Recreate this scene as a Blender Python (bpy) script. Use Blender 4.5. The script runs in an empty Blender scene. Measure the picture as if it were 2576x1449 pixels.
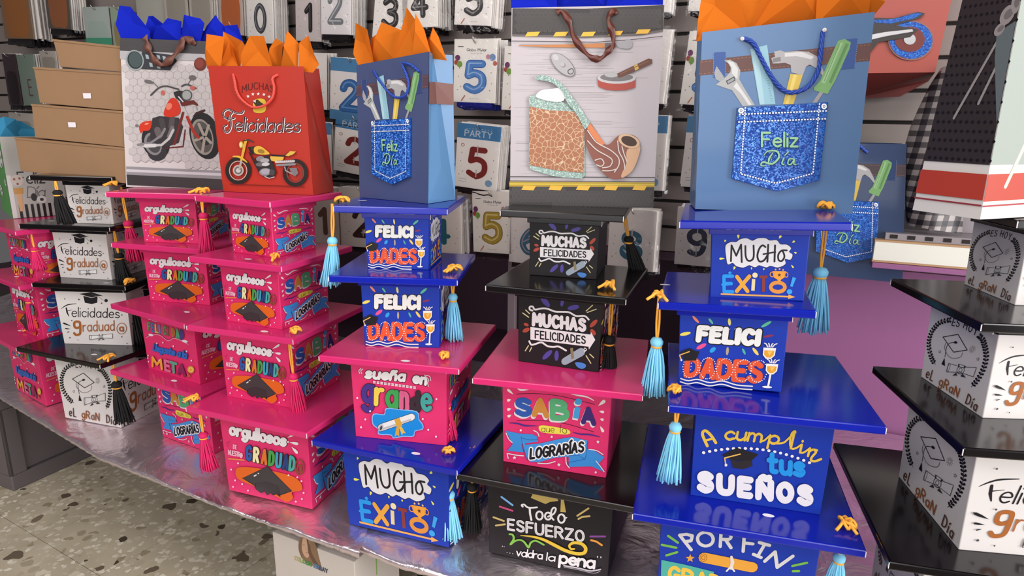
import bpy, math, random
from math import sin, cos, pi, hypot, atan2, tan
from mathutils import Vector, Matrix
random.seed(7)
W, H = 2576, 1449
# ---------------------------------------------------------------- camera
F, PITCH, ROLL, HC = 1670.2, 0.2472, 0.01336, 0.798
sc = bpy.context.scene
FW = Vector((0, cos(PITCH), -sin(PITCH))); UP = Vector((0, sin(PITCH), cos(PITCH))); RT = Vector((1, 0, 0))
R2 = RT*cos(ROLL)+UP*sin(ROLL); U2 = -RT*sin(ROLL)+UP*cos(ROLL)
CO = Vector((0, 0, HC))
cam = bpy.data.cameras.new('camera'); cam.sensor_width = 36; cam.lens = F/W*36; cam.clip_start = .02
co = bpy.data.objects.new('camera', cam); sc.collection.objects.link(co)
co.matrix_world = Matrix(((R2.x, U2.x, -FW.x, CO.x), (R2.y, U2.y, -FW.y, CO.y), (R2.z, U2.z, -FW.z, CO.z), (0, 0, 0, 1)))
sc.camera = co
# ---------------------------------------------------------------- light and exposure
sc.view_settings.view_transform = 'Standard'; sc.view_settings.look = 'None'
sc.view_settings.gamma = 1; sc.view_settings.use_curve_mapping = False
sc.view_settings.exposure = 0.05
wd = bpy.data.worlds.new('world'); sc.world = wd; wd.use_nodes = True
wd.node_tree.nodes['Background'].inputs[0].default_value = (.62, .58, .60, 1)
wd.node_tree.nodes['Background'].inputs[1].default_value = .17
def area(name, loc, target, sx, sy, power, col=(1, 1, 1)):
    l = bpy.data.lights.new(name, 'AREA'); l.shape = 'RECTANGLE'; l.size = sx; l.size_y = sy; l.energy = power; l.color = col
    o = bpy.data.objects.new(name, l); sc.collection.objects.link(o)
    o.location = loc; o.rotation_euler = (Vector(target)-Vector(loc)).to_track_quat('-Z', 'Y').to_euler()
area('shop_doorway_daylight', (2.7, -.9, 1.0), (.3, 1.2, .3), 2.0, 2.2, 150, (1, .985, .97))
area('shop_front_daylight', (-1.0, -2.6, 1.1), (-.2, 1.4, .5), 3.6, 2.0, 84, (1, .98, .97))  # unseen fill light added to brighten the fronts of the boxes
area('ceiling_tube_light', (-.3, .1, 2.3), (-.3, .9, 0), 2.6, .5, 24, (1, .96, .93))
area('ceiling_tube_light', (-2.2, -.6, 2.3), (-1.2, 1.2, 0), 2.6, .5, 34, (1, .96, .93))

# ---------------------------------------------------------------- projection helpers: a pixel and a known surface give a point
def ray(px, py): return FW + R2*((px-W/2)/F) - U2*((py-H/2)/F)
def gp(px, py, z):
    d = ray(px, py); return CO+d*((z-HC)/d.z)
def pp(px, py, P0, n):
    d = ray(px, py); return CO+d*((P0-CO).dot(n)/d.dot(n))
def proj(P):
    d = P-CO; z = d.dot(FW); return W/2+F*d.dot(R2)/z, H/2-F*d.dot(U2)/z
WT, WY = .45, 2.12
WN = Vector((-WT, -1, 0)).normalized(); WR = Vector((1, -WT, 0)).normalized()
def wp(px, py, off=0): return pp(px, py, Vector((0, WY, 0))+WN*off, WN)
def wall(s, off, z):            # metres along the wall from x=0, out of the wall, up
    p = Vector((0, WY, 0))+WR*s+WN*off; p.z = z; return p

# ---------------------------------------------------------------- colour and materials
def lin(c):
    if isinstance(c, str):
        c = c.lstrip('#'); c = [int(c[i:i+2], 16)/255 for i in (0, 2, 4)]
    return tuple((v/12.92 if v <= .04045 else ((v+.055)/1.055)**2.4) for v in c)+(1,)
def nd(nt, t, **k):
    n = nt.nodes.new(t)
    for a, b in k.items():
        if a in n.inputs.keys(): n.inputs[a].default_value = b
        else: setattr(n, a, b)
    return n
MATS = {}
def mat(name, col='808080', rough=.5, metal=0, spec=.5, coat=0, noise=0, nscale=8, bump=0, bscale=40, attr=None, emit=0, sheen=0):
    if name in MATS: return MATS[name]
    m = bpy.data.materials.new(name); m.use_nodes = True; nt = m.node_tree; b = nt.nodes['Principled BSDF']
    b.inputs['Base Color'].default_value = lin(col); b.inputs['Roughness'].default_value = rough; b.inputs['Metallic'].default_value = metal
    b.inputs['Specular IOR Level'].default_value = spec; b.inputs['Coat Weight'].default_value = coat; b.inputs['Coat Roughness'].default_value = .08
    tc = nd(nt, 'ShaderNodeTexCoord')
    if attr:
        a = nd(nt, 'ShaderNodeAttribute', attribute_name=attr); nt.links.new(a.outputs['Color'], b.inputs['Base Color'])
    elif noise:
        n = nd(nt, 'ShaderNodeTexNoise'); n.inputs['Scale'].default_value = nscale; n.inputs['Detail'].default_value = 5
        nt.links.new(tc.outputs['Object'], n.inputs['Vector'])
        mx = nd(nt, 'ShaderNodeMix', data_type='RGBA'); c = lin(col)
        mx.inputs[6].default_value = tuple(v*(1-noise) for v in c[:3])+(1,); mx.inputs[7].default_value = tuple(min(1, v*(1+noise)) for v in c[:3])+(1,)
        nt.links.new(n.outputs['Fac'], mx.inputs[0]); nt.links.new(mx.outputs[2], b.inputs['Base Color'])
    if bump:
        n = nd(nt, 'ShaderNodeTexNoise'); n.inputs['Scale'].default_value = bscale; n.inputs['Detail'].default_value = 4
        nt.links.new(tc.outputs['Object'], n.inputs['Vector'])
        bp = nd(nt, 'ShaderNodeBump'); bp.inputs['Strength'].default_value = bump; bp.inputs['Distance'].default_value = .002
        nt.links.new(n.outputs['Fac'], bp.inputs['Height']); nt.links.new(bp.outputs[0], b.inputs['Normal'])
    MATS[name] = m; return m
PRINT = mat('printed_ink', rough=.42, attr='Col', spec=.35)
FLATC = mat('coloured_card', rough=.5, attr='Col')
def glitter(name, c1, c2, scale=900):
    if name in MATS: return MATS[name]
    m = bpy.data.materials.new(name); m.use_nodes = True; nt = m.node_tree; b = nt.nodes['Principled BSDF']
    tc = nd(nt, 'ShaderNodeTexCoord'); v = nd(nt, 'ShaderNodeTexVoronoi'); v.inputs['Scale'].default_value = scale
    nt.links.new(tc.outputs['Object'], v.inputs['Vector'])
    r = nd(nt, 'ShaderNodeValToRGB'); r.color_ramp.elements[0].color = lin(c1); r.color_ramp.elements[0].position = .45; r.color_ramp.elements[1].color = lin(c2); r.color_ramp.elements[1].position = .95
    sp = nd(nt, 'ShaderNodeSeparateColor'); nt.links.new(v.outputs['Color'], sp.inputs[0]); nt.links.new(sp.outputs[0], r.inputs[0])
    nt.links.new(r.outputs[0], b.inputs['Base Color'])
    mx = nd(nt, 'ShaderNodeVectorMath', operation='MULTIPLY_ADD'); mx.inputs[1].default_value = (.32, .32, .32)
    g = nd(nt, 'ShaderNodeNewGeometry'); nt.links.new(v.outputs['Color'], mx.inputs[0]); nt.links.new(g.outputs['Normal'], mx.inputs[2])
    nn = nd(nt, 'ShaderNodeVectorMath', operation='NORMALIZE'); nt.links.new(mx.outputs[0], nn.inputs[0]); nt.links.new(nn.outputs[0], b.inputs['Normal'])
    b.inputs['Roughness'].default_value = .28; b.inputs['Metallic'].default_value = .15
    MATS[name] = m; return m
def clearfilm():
    if 'clear_film' in MATS: return MATS['clear_film']
    m = bpy.data.materials.new('clear_film'); m.use_nodes = True; nt = m.node_tree; nt.nodes.remove(nt.nodes['Principled BSDF'])
    out = nt.nodes['Material Output']; tr = nd(nt, 'ShaderNodeBsdfTransparent'); tr.inputs[0].default_value = (.985, .985, .985, 1)
    gl = nd(nt, 'ShaderNodeBsdfGlossy'); gl.inputs['Roughness'].default_value = .12
    fr = nd(nt, 'ShaderNodeFresnel'); fr.inputs['IOR'].default_value = 1.45
    tc = nd(nt, 'ShaderNodeTexCoord'); n = nd(nt, 'ShaderNodeTexNoise'); n.inputs['Scale'].default_value = 26; n.inputs['Detail'].default_value = 3; n.inputs['Distortion'].default_value = .6
    nt.links.new(tc.outputs['Object'], n.inputs['Vector']); bp = nd(nt, 'ShaderNodeBump'); bp.inputs['Strength'].default_value = .6; bp.inputs['Distance'].default_value = .01
    nt.links.new(n.outputs['Fac'], bp.inputs['Height']); nt.links.new(bp.outputs[0], gl.inputs['Normal'])
    mx = nd(nt, 'ShaderNodeMixShader'); nt.links.new(fr.outputs[0], mx.inputs[0]); nt.links.new(tr.outputs[0], mx.inputs[1]); nt.links.new(gl.outputs[0], mx.inputs[2])
    nt.links.new(mx.outputs[0], out.inputs[0]); MATS['clear_film'] = m; return m
def tissuemat(name, col):
    if name in MATS: return MATS[name]
    m = bpy.data.materials.new(name); m.use_nodes = True; nt = m.node_tree; nt.nodes.remove(nt.nodes['Principled BSDF'])
    out = nt.nodes['Material Output']; d = nd(nt, 'ShaderNodeBsdfDiffuse'); t = nd(nt, 'ShaderNodeBsdfTranslucent'); c = lin(col)
    d.inputs[0].default_value = c; t.inputs[0].default_value = c
    mx = nd(nt, 'ShaderNodeMixShader'); mx.inputs[0].default_value = .35
    nt.links.new(d.outputs[0], mx.inputs[1]); nt.links.new(t.outputs[0], mx.inputs[2]); nt.links.new(mx.outputs[0], out.inputs[0]); MATS[name] = m; return m

# ---------------------------------------------------------------- objects
def tag(o, label=None, cat=None, group=None, kind=None):
    if label: o['label'] = label
    if cat: o['category'] = cat
    if group: o['group'] = group
    if kind: o['kind'] = kind
    return o
def empty(name, loc, rz=0):
    o = bpy.data.objects.new(name, None); o.empty_display_size = .02; sc.collection.objects.link(o); o.location = loc; o.rotation_euler = (0, 0, rz); return o
class MB:
    def __init__(s): s.v = []; s.f = []; s.c = []; s.sm = []
    def add(s, vs, fs, col=None, smooth=False):
        b = len(s.v); s.v += [tuple(v) for v in vs]
        for f in fs: s.f.append([b+i for i in f]); s.c.append(col); s.sm.append(smooth)
    def box(s, lo, hi, col=None, M=None):
        x0, y0, z0 = lo; x1, y1, z1 = hi
        vs = [Vector(p) for p in ((x0, y0, z0), (x1, y0, z0), (x1, y1, z0), (x0, y1, z0), (x0, y0, z1), (x1, y0, z1), (x1, y1, z1), (x0, y1, z1))]
        if M: vs = [M @ v for v in vs]
        s.add(vs, [(3, 2, 1, 0), (4, 5, 6, 7), (0, 1, 5, 4), (1, 2, 6, 5), (2, 3, 7, 6), (3, 0, 4, 7)], col)
    def tube(s, pts, r, n=6, col=None, cap=True):
        pts = [Vector(p) for p in pts]; N = len(pts); rs = r if isinstance(r, (list, tuple)) else [r]*N
        vs = []; u = None
        for i, p in enumerate(pts):
            t = (pts[min(i+1, N-1)]-pts[max(i-1, 0)]).normalized()
            if u is None: u = t.orthogonal().normalized()
            u = (u-t*u.dot(t)); u = u.normalized() if u.length > 1e-6 else t.orthogonal().normalized()
            w = t.cross(u)
            for k in range(n): a = 2*pi*k/n; vs.append(p+(u*cos(a)+w*sin(a))*rs[i])
        fs = [(i*n+k, i*n+(k+1) % n, (i+1)*n+(k+1) % n, (i+1)*n+k) for i in range(N-1) for k in range(n)]
        if cap: fs += [tuple(range(n-1, -1, -1)), tuple((N-1)*n+k for k in range(n))]
        s.add(vs, fs, col, True)
    def lathe(s, prof, c, n=12, col=None):
        c = Vector(c); vs = [c+Vector((r*cos(2*pi*k/n), r*sin(2*pi*k/n), z)) for r, z in prof for k in range(n)]
        fs = [(i*n+k, i*n+(k+1) % n, (i+1)*n+(k+1) % n, (i+1)*n+k) for i in range(len(prof)-1) for k in range(n)]
        s.add(vs, fs, col, True)
    def mesh(s, name):
        me = bpy.data.meshes.new(name); me.from_pydata(s.v, [], s.f)
        if any(c is not None for c in s.c):
            at = me.color_attributes.new('Col', 'FLOAT_COLOR', 'CORNER'); buf = []; cache = {}
            for f, c in zip(s.f, s.c):
                c = c or 'ffffff'
                if c not in cache: q_ = .8 if name.startswith('printed') else 1; cache[c] = tuple(v*q_ for v in lin(c)[:3])+(1,)
                buf += list(cache[c])*len(f)
            at.data.foreach_set('color', buf)
        me.polygons.foreach_set('use_smooth', s.sm); me.update(); return me
    def build(s, name, m, parent=None, bevel=0, loc=None):
        o = bpy.data.objects.new(name, s.mesh(name)); sc.collection.objects.link(o); o.data.materials.append(m)
        if parent: o.parent = parent
        if loc is not None: o.location = loc
        if bevel:
            b = o.modifiers.new('b', 'BEVEL'); b.width = bevel; b.segments = 2; b.limit_method = 'ANGLE'; b.angle_limit = .6
        return o

# ---------------------------------------------------------------- stroke lettering
GL = {
'A': '6|0,0 3,10 6,0|1.1,3.4 4.9,3.4', 'B': '5.6|0,0 0,10|~0,10 3,9.9 4.8,8.6 4.6,6.6 3,5.5 0,5.3|~0,5.3 3.4,5.2 5.6,3.9 5.4,1.4 3.4,.1 0,0',
'C': '5.6|~5.6,8.4 3.5,10 1.2,8.8 0,5 1.2,1.2 3.5,0 5.6,1.6', 'D': '6|0,0 0,10|~0,10 3,9.6 5.4,7.8 6,5 5.4,2.2 3,.4 0,0',
'E': '5|5,10 0,10 0,0 5,0|0,5.2 4.2,5.2', 'F': '5|5,10 0,10 0,0|0,5.2 4.2,5.2', 'G': '5.8|~5.6,8.4 3.5,10 1.2,8.8 0,5 1.2,1.2 3.5,0 5.6,1.4 5.8,4.4|3.4,4.5 5.8,4.5',
'H': '6|0,0 0,10|6,0 6,10|0,5 6,5', 'I': '0|0,0 0,10', 'L': '4.6|0,10 0,0 4.6,0', 'M': '7|0,0 .5,10 3.5,3.4 6.5,10 7,0', 'N': '6|0,0 0,10 6,0 6,10',
'Ñ': '6|0,0 0,10 6,0 6,10|~1,12 2.2,13 3.6,12.2 5,13', 'O': '6|~3,10 .8,8.4 0,5 .8,1.6 3,0 5.2,1.6 6,5 5.2,8.4 3,10', 'P': '5.4|0,0 0,10|~0,10 3.4,9.8 5.4,7.6 4.6,5.4 0,4.7',
'R': '5.8|0,0 0,10|~0,10 3.4,9.8 5.4,7.7 4.4,5.5 0,4.9|2.6,5 5.8,0', 'S': '5.4|~5.2,8.6 3,10 .7,9 .6,6.8 2.8,5.3 5.1,4 5.2,1.3 2.8,0 .2,1.5',
'T': '6|0,10 6,10|3,10 3,0', 'U': '6|~0,10 0,4 .8,.9 3,0 5.2,.9 6,4 6,10', 'V': '6|0,10 3,0 6,10', 'X': '6|0,0 6,10|0,10 6,0', 'Y': '6|0,10 3,5 6,10|3,5 3,0', 'Z': '5.6|0,10 5.6,10 0,0 5.6,0',
'Í': '0|0,0 0,10|-.6,11.4 1.2,13.4', 'É': '5|5,10 0,10 0,0 5,0|0,5.2 4.2,5.2|1.8,11.8 3.6,13.6', 'Q': '6|~3,10 .8,8.4 0,5 .8,1.6 3,0 5.2,1.6 6,5 5.2,8.4 3,10|4,2 6.4,-.8',
'a': '4.6|~4.6,4.6 2.8,6 .8,5 0,3 .8,.8 2.5,0 4.6,1.8|4.7,6 4.7,0', 'b': '4.8|0,10 0,0|~0,4.4 2,6 4,5.2 4.8,3 4,.8 2,0 0,1.5', 'c': '4.4|~4.4,4.9 2.6,6 .8,5 0,3 .8,1 2.6,0 4.4,1.1',
'd': '4.7|~4.7,4.4 2.8,6 .8,5 0,3 .8,.8 2.5,0 4.7,1.8|4.7,10 4.7,0', 'e': '4.6|~.1,3.1 4.6,3.3 4.2,5.2 2.5,6 .7,5 0,3 .8,.9 2.6,0 4.5,1', 'f': '3.6|~4.2,9.2 2.6,10 1.6,8.6 1.5,4 1.5,0|0,6 3.6,6',
'g': '4.7|~4.7,4.4 2.8,6 .8,5 0,3 .8,.8 2.5,0 4.7,1.8|~4.7,6 4.8,1 4.6,-2 3.2,-3.6 1.6,-3.4 .2,-2.4', 'h': '4.4|0,10 0,0|~0,4 2,6 3.9,5.2 4.4,3 4.4,0', 'i': '0|0,6 0,0|0,8.6 0,8.9', 'í': '0|0,6 0,0|-.3,8 1.1,9.8',
'l': '0|0,10 0,0', 'm': '6.8|0,6 0,0|~0,4.2 1.5,6 3,5 3.3,3 3.3,0|~3.3,4.2 4.8,6 6.4,5 6.8,3 6.8,0', 'n': '4.4|0,6 0,0|~0,4 2,6 3.9,5.2 4.4,3 4.4,0', 'ñ': '4.4|0,6 0,0|~0,4 2,6 3.9,5.2 4.4,3 4.4,0|~.6,8 1.6,8.9 2.8,8.1 4,8.9',
'o': '5|~2.5,6 .7,5.1 0,3 .7,.9 2.5,0 4.3,.9 5,3 4.3,5.1 2.5,6', 'p': '4.8|0,6 0,-3.8|~0,4.4 2,6 4,5.2 4.8,3 4,.8 2,0 0,1.5', 'q': '4.7|~4.7,4.4 2.8,6 .8,5 0,3 .8,.8 2.5,0 4.7,1.8|4.7,6 4.7,-3.8',
'r': '3.2|0,6 0,0|~0,3.6 1.4,5.6 3.2,5.8', 's': '4.2|~4,5 2.2,6 .5,5.2 .8,3.7 2.8,2.9 4.2,1.7 2.8,.1 .1,.8', 't': '3.8|~1.5,9 1.5,3 1.8,.6 3.8,.4|0,6 3.6,6', 'u': '4.5|~0,6 .1,2 1.2,.2 3,.3 4.5,2.2|4.5,6 4.5,0',
'v': '4.4|0,6 2.2,0 4.4,6', 'y': '4.6|0,6 2.4,0|~4.6,6 2.4,0 1,-3.6', 'z': '4.2|0,6 4.2,6 0,0 4.2,0', '.': '0|0,0 0,.2', '!': '0|1,10 .3,3.6|0,.2 0,.4', '"': '1.4|0,10 0,8.4|1.5,10 1.5,8.4',
'@': '7|~4.8,4.4 3.6,5.4 2.4,4.4 2.2,3 3,1.6 4.4,2 4.9,3.6|~4.9,5.4 4.9,2.4 5.6,1.2 6.8,2.6 7,5 5.4,7.8 3,8 .8,6.4 0,3.4 .8,.2 3,-1.4 5.6,-1',
'0': '5.6|~2.8,10 .8,8.4 0,5 .8,1.6 2.8,0 4.8,1.6 5.6,5 4.8,8.4 2.8,10', '1': '2|0,7.6 2,10 2,0', '2': '5|~.2,7.6 1,9.5 3,10 4.7,8.4 4.3,6 2,2.8 0,0|0,0 5.2,0', '3': '5|~.2,8.6 2.4,10 4.6,8.6 4.2,6.2 2,5.3|~2,5.3 4.8,4.4 5,1.6 2.6,0 0,1.4',
'4': '5.4|4,0 4,10 0,3 5.4,3', '5': '5|4.8,10 .9,10 .5,5.6|~.5,5.6 2.6,6.5 4.8,5.2 4.9,1.9 2.7,0 .1,1.2', '6': '5|~4.4,9.4 2.2,9 .4,6 0,3 1.2,.4 2.8,0 4.8,1.4 4.8,4.2 2.8,5.6 .4,4', '8': '5|~2.5,5.4 .5,6.8 .7,9 2.5,10 4.3,9 4.5,6.8 2.5,5.4 .2,3.8 .3,1.2 2.5,0 4.7,1.2 4.8,3.8 2.5,5.4',
'9': '5|~4.8,6 2.6,4.5 .4,5.8 .2,8.6 2.4,10 4.4,9 4.9,6 4.4,1.8 2.6,0 .4,.9', '&': '4|0,0 4,6', ' ': '2.4', '-': '3|0,3 3,3', "'": '0|0,10 0,8.6'}
def smooth(p, closed=False, n=4):
    out = []; N = len(p)
    g = (lambda i: p[i % (N-1)]) if closed else (lambda i: p[max(0, min(N-1, i))])
    for i in range(N-1):
        a, b, c, d = g(i-1) if (closed or i > 0) else p[0], p[i], p[i+1], (g(i+2))
        for k in range(n):
            t = k/n; out.append(tuple(.5*(2*b[j]+(c[j]-a[j])*t+(2*a[j]-5*b[j]+4*c[j]-d[j])*t*t+(3*b[j]-a[j]-3*c[j]+d[j])*t**3) for j in (0, 1)))
    out.append(p[-1]); return out
GC = {}
def glyph(ch):
    if ch not in GC:
        q = GL.get(ch, GL['-']).split('|'); st = []
        for s in q[1:]:
            sm = s[0] == '~'; p = [tuple(map(float, t.split(','))) for t in s.lstrip('~').split()]
            st.append(smooth(p, p[0] == p[-1] and len(p) > 3) if sm else p)
        GC[ch] = (float(q[0]), st)
    return GC[ch]
def homog(q):           # unit square (0,0)(1,0)(1,1)(0,1) -> quad; returns the inverse as a function
    (x0, y0), (x1, y1), (x2, y2), (x3, y3) = q
    sx = x0-x1+x2-x3; sy = y0-y1+y2-y3; dx1 = x1-x2; dx2 = x3-x2; dy1 = y1-y2; dy2 = y3-y2; D = dx1*dy2-dx2*dy1
    g = (sx*dy2-dx2*sy)/D; h = (dx1*sy-sx*dy1)/D
    M = Matrix(((x1-x0+g*x1, x3-x0+h*x3, x0), (y1-y0+g*y1, y3-y0+h*y3, y0), (g, h, 1))).inverted()
    def f(x, y):
        v = M @ Vector((x, y, 1)); return v.x/v.z, v.y/v.z
    return f
class Art:
    """flat print drawn as shapes in the coordinates of its source quad (TL,TR,BR,BL), y down; mf maps (u,v) to a point, nrm lifts each layer a few microns"""
    def __init__(s, quad=((0, 0), (100, 0), (100, 100), (0, 100)), ox=0, oy=0, k=1):
        s.h = homog(quad); s.sh = []; s.q = quad
    def _add(s, pts, col): s.sh.append((pts, col))
    def poly(s, pts, col, sm=False):
        if sm: pts = smooth(list(pts)+[pts[0]], True, 3)[:-1]
        s._add(list(pts), col)
    def ell(s, cx, cy, rx, ry, col, rot=0, n=18):
        a = math.radians(rot); s._add([(cx+rx*cos(t)*cos(a)-ry*sin(t)*sin(a), cy+rx*cos(t)*sin(a)+ry*sin(t)*cos(a)) for t in [2*pi*i/n for i in range(n)]], col)
    def ring(s, cx, cy, rx, ry, w, col, rot=0):
        a = math.radians(rot); s.stroke([(cx+rx*cos(t)*cos(a)-ry*sin(t)*sin(a), cy+rx*cos(t)*sin(a)+ry*sin(t)*cos(a)) for t in [2*pi*i/24 for i in range(25)]], w, col)
    def drop(s, x0, y0, x1, y1, w, col):     # teardrop pointed at the first end
        dx, dy = x1-x0, y1-y0; L = hypot(dx, dy); ux, uy = dx/L, dy/L; px, py = -uy, ux
        s.poly([(x0, y0), (x0+dx*.5+px*w*.4, y0+dy*.5+py*w*.4), (x0+dx*.85+px*w*.45, y0+dy*.85+py*w*.45), (x1, y1), (x0+dx*.85-px*w*.45, y0+dy*.85-py*w*.45), (x0+dx*.5-px*w*.4, y0+dy*.5-py*w*.4)], col)
    def stroke(s, pts, w, col, sm=False, cap=True):
        if sm: pts = smooth(list(pts), False, 4)
        pts = [p for i, p in enumerate(pts) if i == 0 or hypot(p[0]-pts[i-1][0], p[1]-pts[i-1][1]) > 1e-6]
        N = len(pts); ws = w if isinstance(w, (list, tuple)) else None
        if N == 1: s.ell(pts[0][0], pts[0][1], w/2, w/2, col, n=10); return
        def wd(i):
            if ws is None: return w/2
            t = i/(N-1)*(len(ws)-1); k = min(int(t), len(ws)-2); return (ws[k]+(ws[k+1]-ws[k])*(t-k))/2
        Lp = []; Rp = []; brk = [0]
        def seg(i):
            dx, dy = pts[i+1][0]-pts[i][0], pts[i+1][1]-pts[i][1]; L = hypot(dx, dy); return dx/L, dy/L
        runs = []; cur = [0]
        for i in range(1, N-1):
            a = seg(i-1); b = seg(i); cur.append(i)
            if a[0]*b[0]+a[1]*b[1] < .55: runs.append(cur); cur = [i]
        cur.append(N-1); runs.append(cur)
        for r in runs:
            Lp = []; Rp = []
            for j, i in enumerate(r):
                if j == 0: d = seg(i)
                elif j == len(r)-1: d = seg(i-1)
                else:
                    a = seg(i-1); b = seg(i); d = (a[0]+b[0], a[1]+b[1]); L = hypot(*d); d = (d[0]/L, d[1]/L)
                h = wd(i); Lp.append((pts[i][0]-d[1]*h, pts[i][1]+d[0]*h)); Rp.append((pts[i][0]+d[1]*h, pts[i][1]-d[0]*h))
            for j in range(len(Lp)-1): s.sh.append(([Lp[j], Lp[j+1], Rp[j+1], Rp[j]], col, 1))
            for i in (r[0], r[-1]):
                if cap or i not in (0, N-1): s.ell(pts[i][0], pts[i][1], wd(i), wd(i), col, n=10)
    def text(s, t, x0, y0, x1, y1, h, w, col, out=None, ow=0, arc=0, gap=1.6, shear=0, cols=None, upright=True, off=(0, 0), xs=None):
        ws = [glyph(c)[0] for c in t]; tot = sum(ws)+gap*(len(t)-1); L = hypot(x1-x0, y1-y0); sx = L/max(tot, .01); sy = h/10
        jobs = []; x = 0
        for i, c in enumerate(t):
            gw, st = glyph(c)
            for q in st:
                o = []
                for (a, b) in q:
                    f = (x+a)/tot if tot else 0; px = x0+(x1-x0)*f; py = y0+(y1-y0)*f-arc*4*f*(1-f)
                    o.append((px+b*sy*shear, py-b*sy))
                jobs.append((o, cols[i % len(cols)] if cols else col))
            x += gw+gap
        if off != (0, 0):
            for o, c in jobs: s.stroke([(a+off[0], b+off[1]) for a, b in o], w+(ow if out else 0), out or '000000')
        elif out:
            for o, c in jobs: s.stroke(o, w+ow, out)
        for o, c in jobs: s.stroke(o, w, c)
    def star(s, cx, cy, r, col, n=5):
        s._add([(cx+(r if i % 2 == 0 else r*.45)*sin(pi*i/n), cy-(r if i % 2 == 0 else r*.45)*cos(pi*i/n)) for i in range(2*n)], col)
    def build(s, name, parent, mf, nrm, base=.0003, m=None, step=3e-6):
        mb = MB(); i = 0; last = None
        for e in s.sh:
            pts, col = e[0], e[1]
            i += 1; off = nrm*(base+i*step)
            vs = []
            for p in pts: u, v = s.h(*p); vs.append(mf(u, v)+off)
            if len(vs) < 3: continue
            a = Vector((0, 0, 0))
            for k in range(1, len(vs)-1): a += (vs[k]-vs[0]).cross(vs[k+1]-vs[0])
            idx = list(range(len(vs)))
            if a.dot(nrm) < 0: idx.reverse()
            mb.add(vs, [idx], col)
        return mb.build(name, m or PRINT, parent)
def bil(BL, BR, TR, TL):
    return lambda u, v: (TL*(1-u)+TR*u)*(1-v)+(BL*(1-u)+BR*u)*v
# ---------------------------------------------------------------- printed designs
WHT = 'e4dfe2'; INK = '17131a'
def mortar(A, cx, cy, w, col, hi=None):      # little graduation cap
    A.poly([(cx-w*.5, cy), (cx, cy-w*.28), (cx+w*.5, cy-w*.02), (cx+w*.02, cy+w*.22)], col)
    A.poly([(cx-w*.27, cy+w*.1), (cx+w*.02, cy+w*.22), (cx+w*.27, cy+w*.08), (cx+w*.26, cy+w*.34), (cx, cy+w*.42), (cx-w*.25, cy+w*.34)], hi or col)
def glass(A, x, y, s):
    A.poly([(x-20*s, y), (x+20*s, y), (x+19*s, y+28*s), (x+8*s, y+42*s), (x-8*s, y+42*s), (x-19*s, y+28*s)], 'e9e6e2')
    A.poly([(x-16*s, y+10*s), (x+16*s, y+10*s), (x+15*s, y+27*s), (x+6*s, y+37*s), (x-6*s, y+37*s), (x-15*s, y+27*s)], 'e3a02c')
    A.poly([(x-6*s, y+14*s), (x+10*s, y+12*s), (x+2*s, y+30*s)], 'f0c060')
    for d in (-14, -4, 6, 16): A.stroke([(x+d*.5*s, y-4*s), (x+d*.9*s, y-14*s), (x+d*1.3*s, y-17*s)], 4*s, WHT)
def d_felici():
    A = Art(((436, 828), (1113, 850), (1127, 1365), (475, 1350)))
    for x0, y0, x1, y1, w, c in ((520, 838, 565, 888, 18, 'ef8a6c'), (625, 852, 655, 892, 15, '66c29a'), (752, 846, 762, 900, 18, 'efe27a'), (1010, 858, 955, 903, 22, '5fc09a'), (452, 985, 520, 964, 26, 'f0d860'), (975, 973, 1035, 958, 18, '8a2c52'), (570, 1085, 628, 1043, 30, 'e8508c'), (660, 1105, 688, 1066, 30, '2f9be0'), (768, 1120, 766, 1058, 18, 'b0a08c'), (880, 1108, 858, 1064, 15, '4fb0a0'), (960, 1108, 920, 1056, 20, 'f0cf60')):
        A.ell((x0+x1)/2, (y0+y1)/2, hypot(x1-x0, y1-y0)/2, w/2, c, math.degrees(atan2(y1-y0, x1-x0)))
    A.text('FELICI', 575, 1018, 945, 1028, 95, 38, 'efece8', out=INK, ow=16, gap=3.6)
    for x in range(570, 960, 37): A.stroke([(x, 925+x % 9), (x+12, 918+x % 7)], 2.5, 'c9c4c6')
    A.text('DADES', 522, 1286, 985, 1296, 130, 36, 'e2542c', out='a03a5c', ow=4, gap=2.6)
    rr = random.Random(3)
    for ch, cx in (('D', 545), ('A', 655), ('D', 765), ('E', 880), ('S', 975)):
        for k in range(26):
            t = 2*pi*k/26; A.ell(cx+50*cos(t)+rr.uniform(-3, 3), 1222+80*sin(t)*.98, 4.2, 4.2, WHT, n=6)
    for x in (548, 668, 772, 900):
        for y in (1190, 1215, 1240): A.ell(x, y, 4, 4, WHT, n=6)
    mortar(A, 525, 1115, 135, INK, '0f0c10')
    A.poly([(470, 1112), (590, 1098), (575, 1168), (500, 1176)], INK)
    A.stroke([(525, 1105), (465, 1135), (478, 1168)], 7, 'efb95c'); A.ell(480, 1172, 6, 8, WHT)
    for dy in (0, 24): A.stroke([(490, 1310+dy), (540, 1322+dy), (600, 1308+dy), (680, 1326+dy), (760, 1308+dy), (850, 1330+dy), (948, 1332+dy)], 9, WHT, sm=True)
    glass(A, 1022, 1048, 1.9)
    A.stroke([(1048, 1230), (1044, 1322)], 12, 'e9e6e2'); A.ell(1038, 1330, 30, 8, 'e9e6e2'); glass(A, 1050, 1162, 1.8)
    return A
def cloud(A, pts, col, out=None):
    if out: A.poly([(x, y) for x, y in pts], out, True)
    A.poly(pts, col, True)
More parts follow.
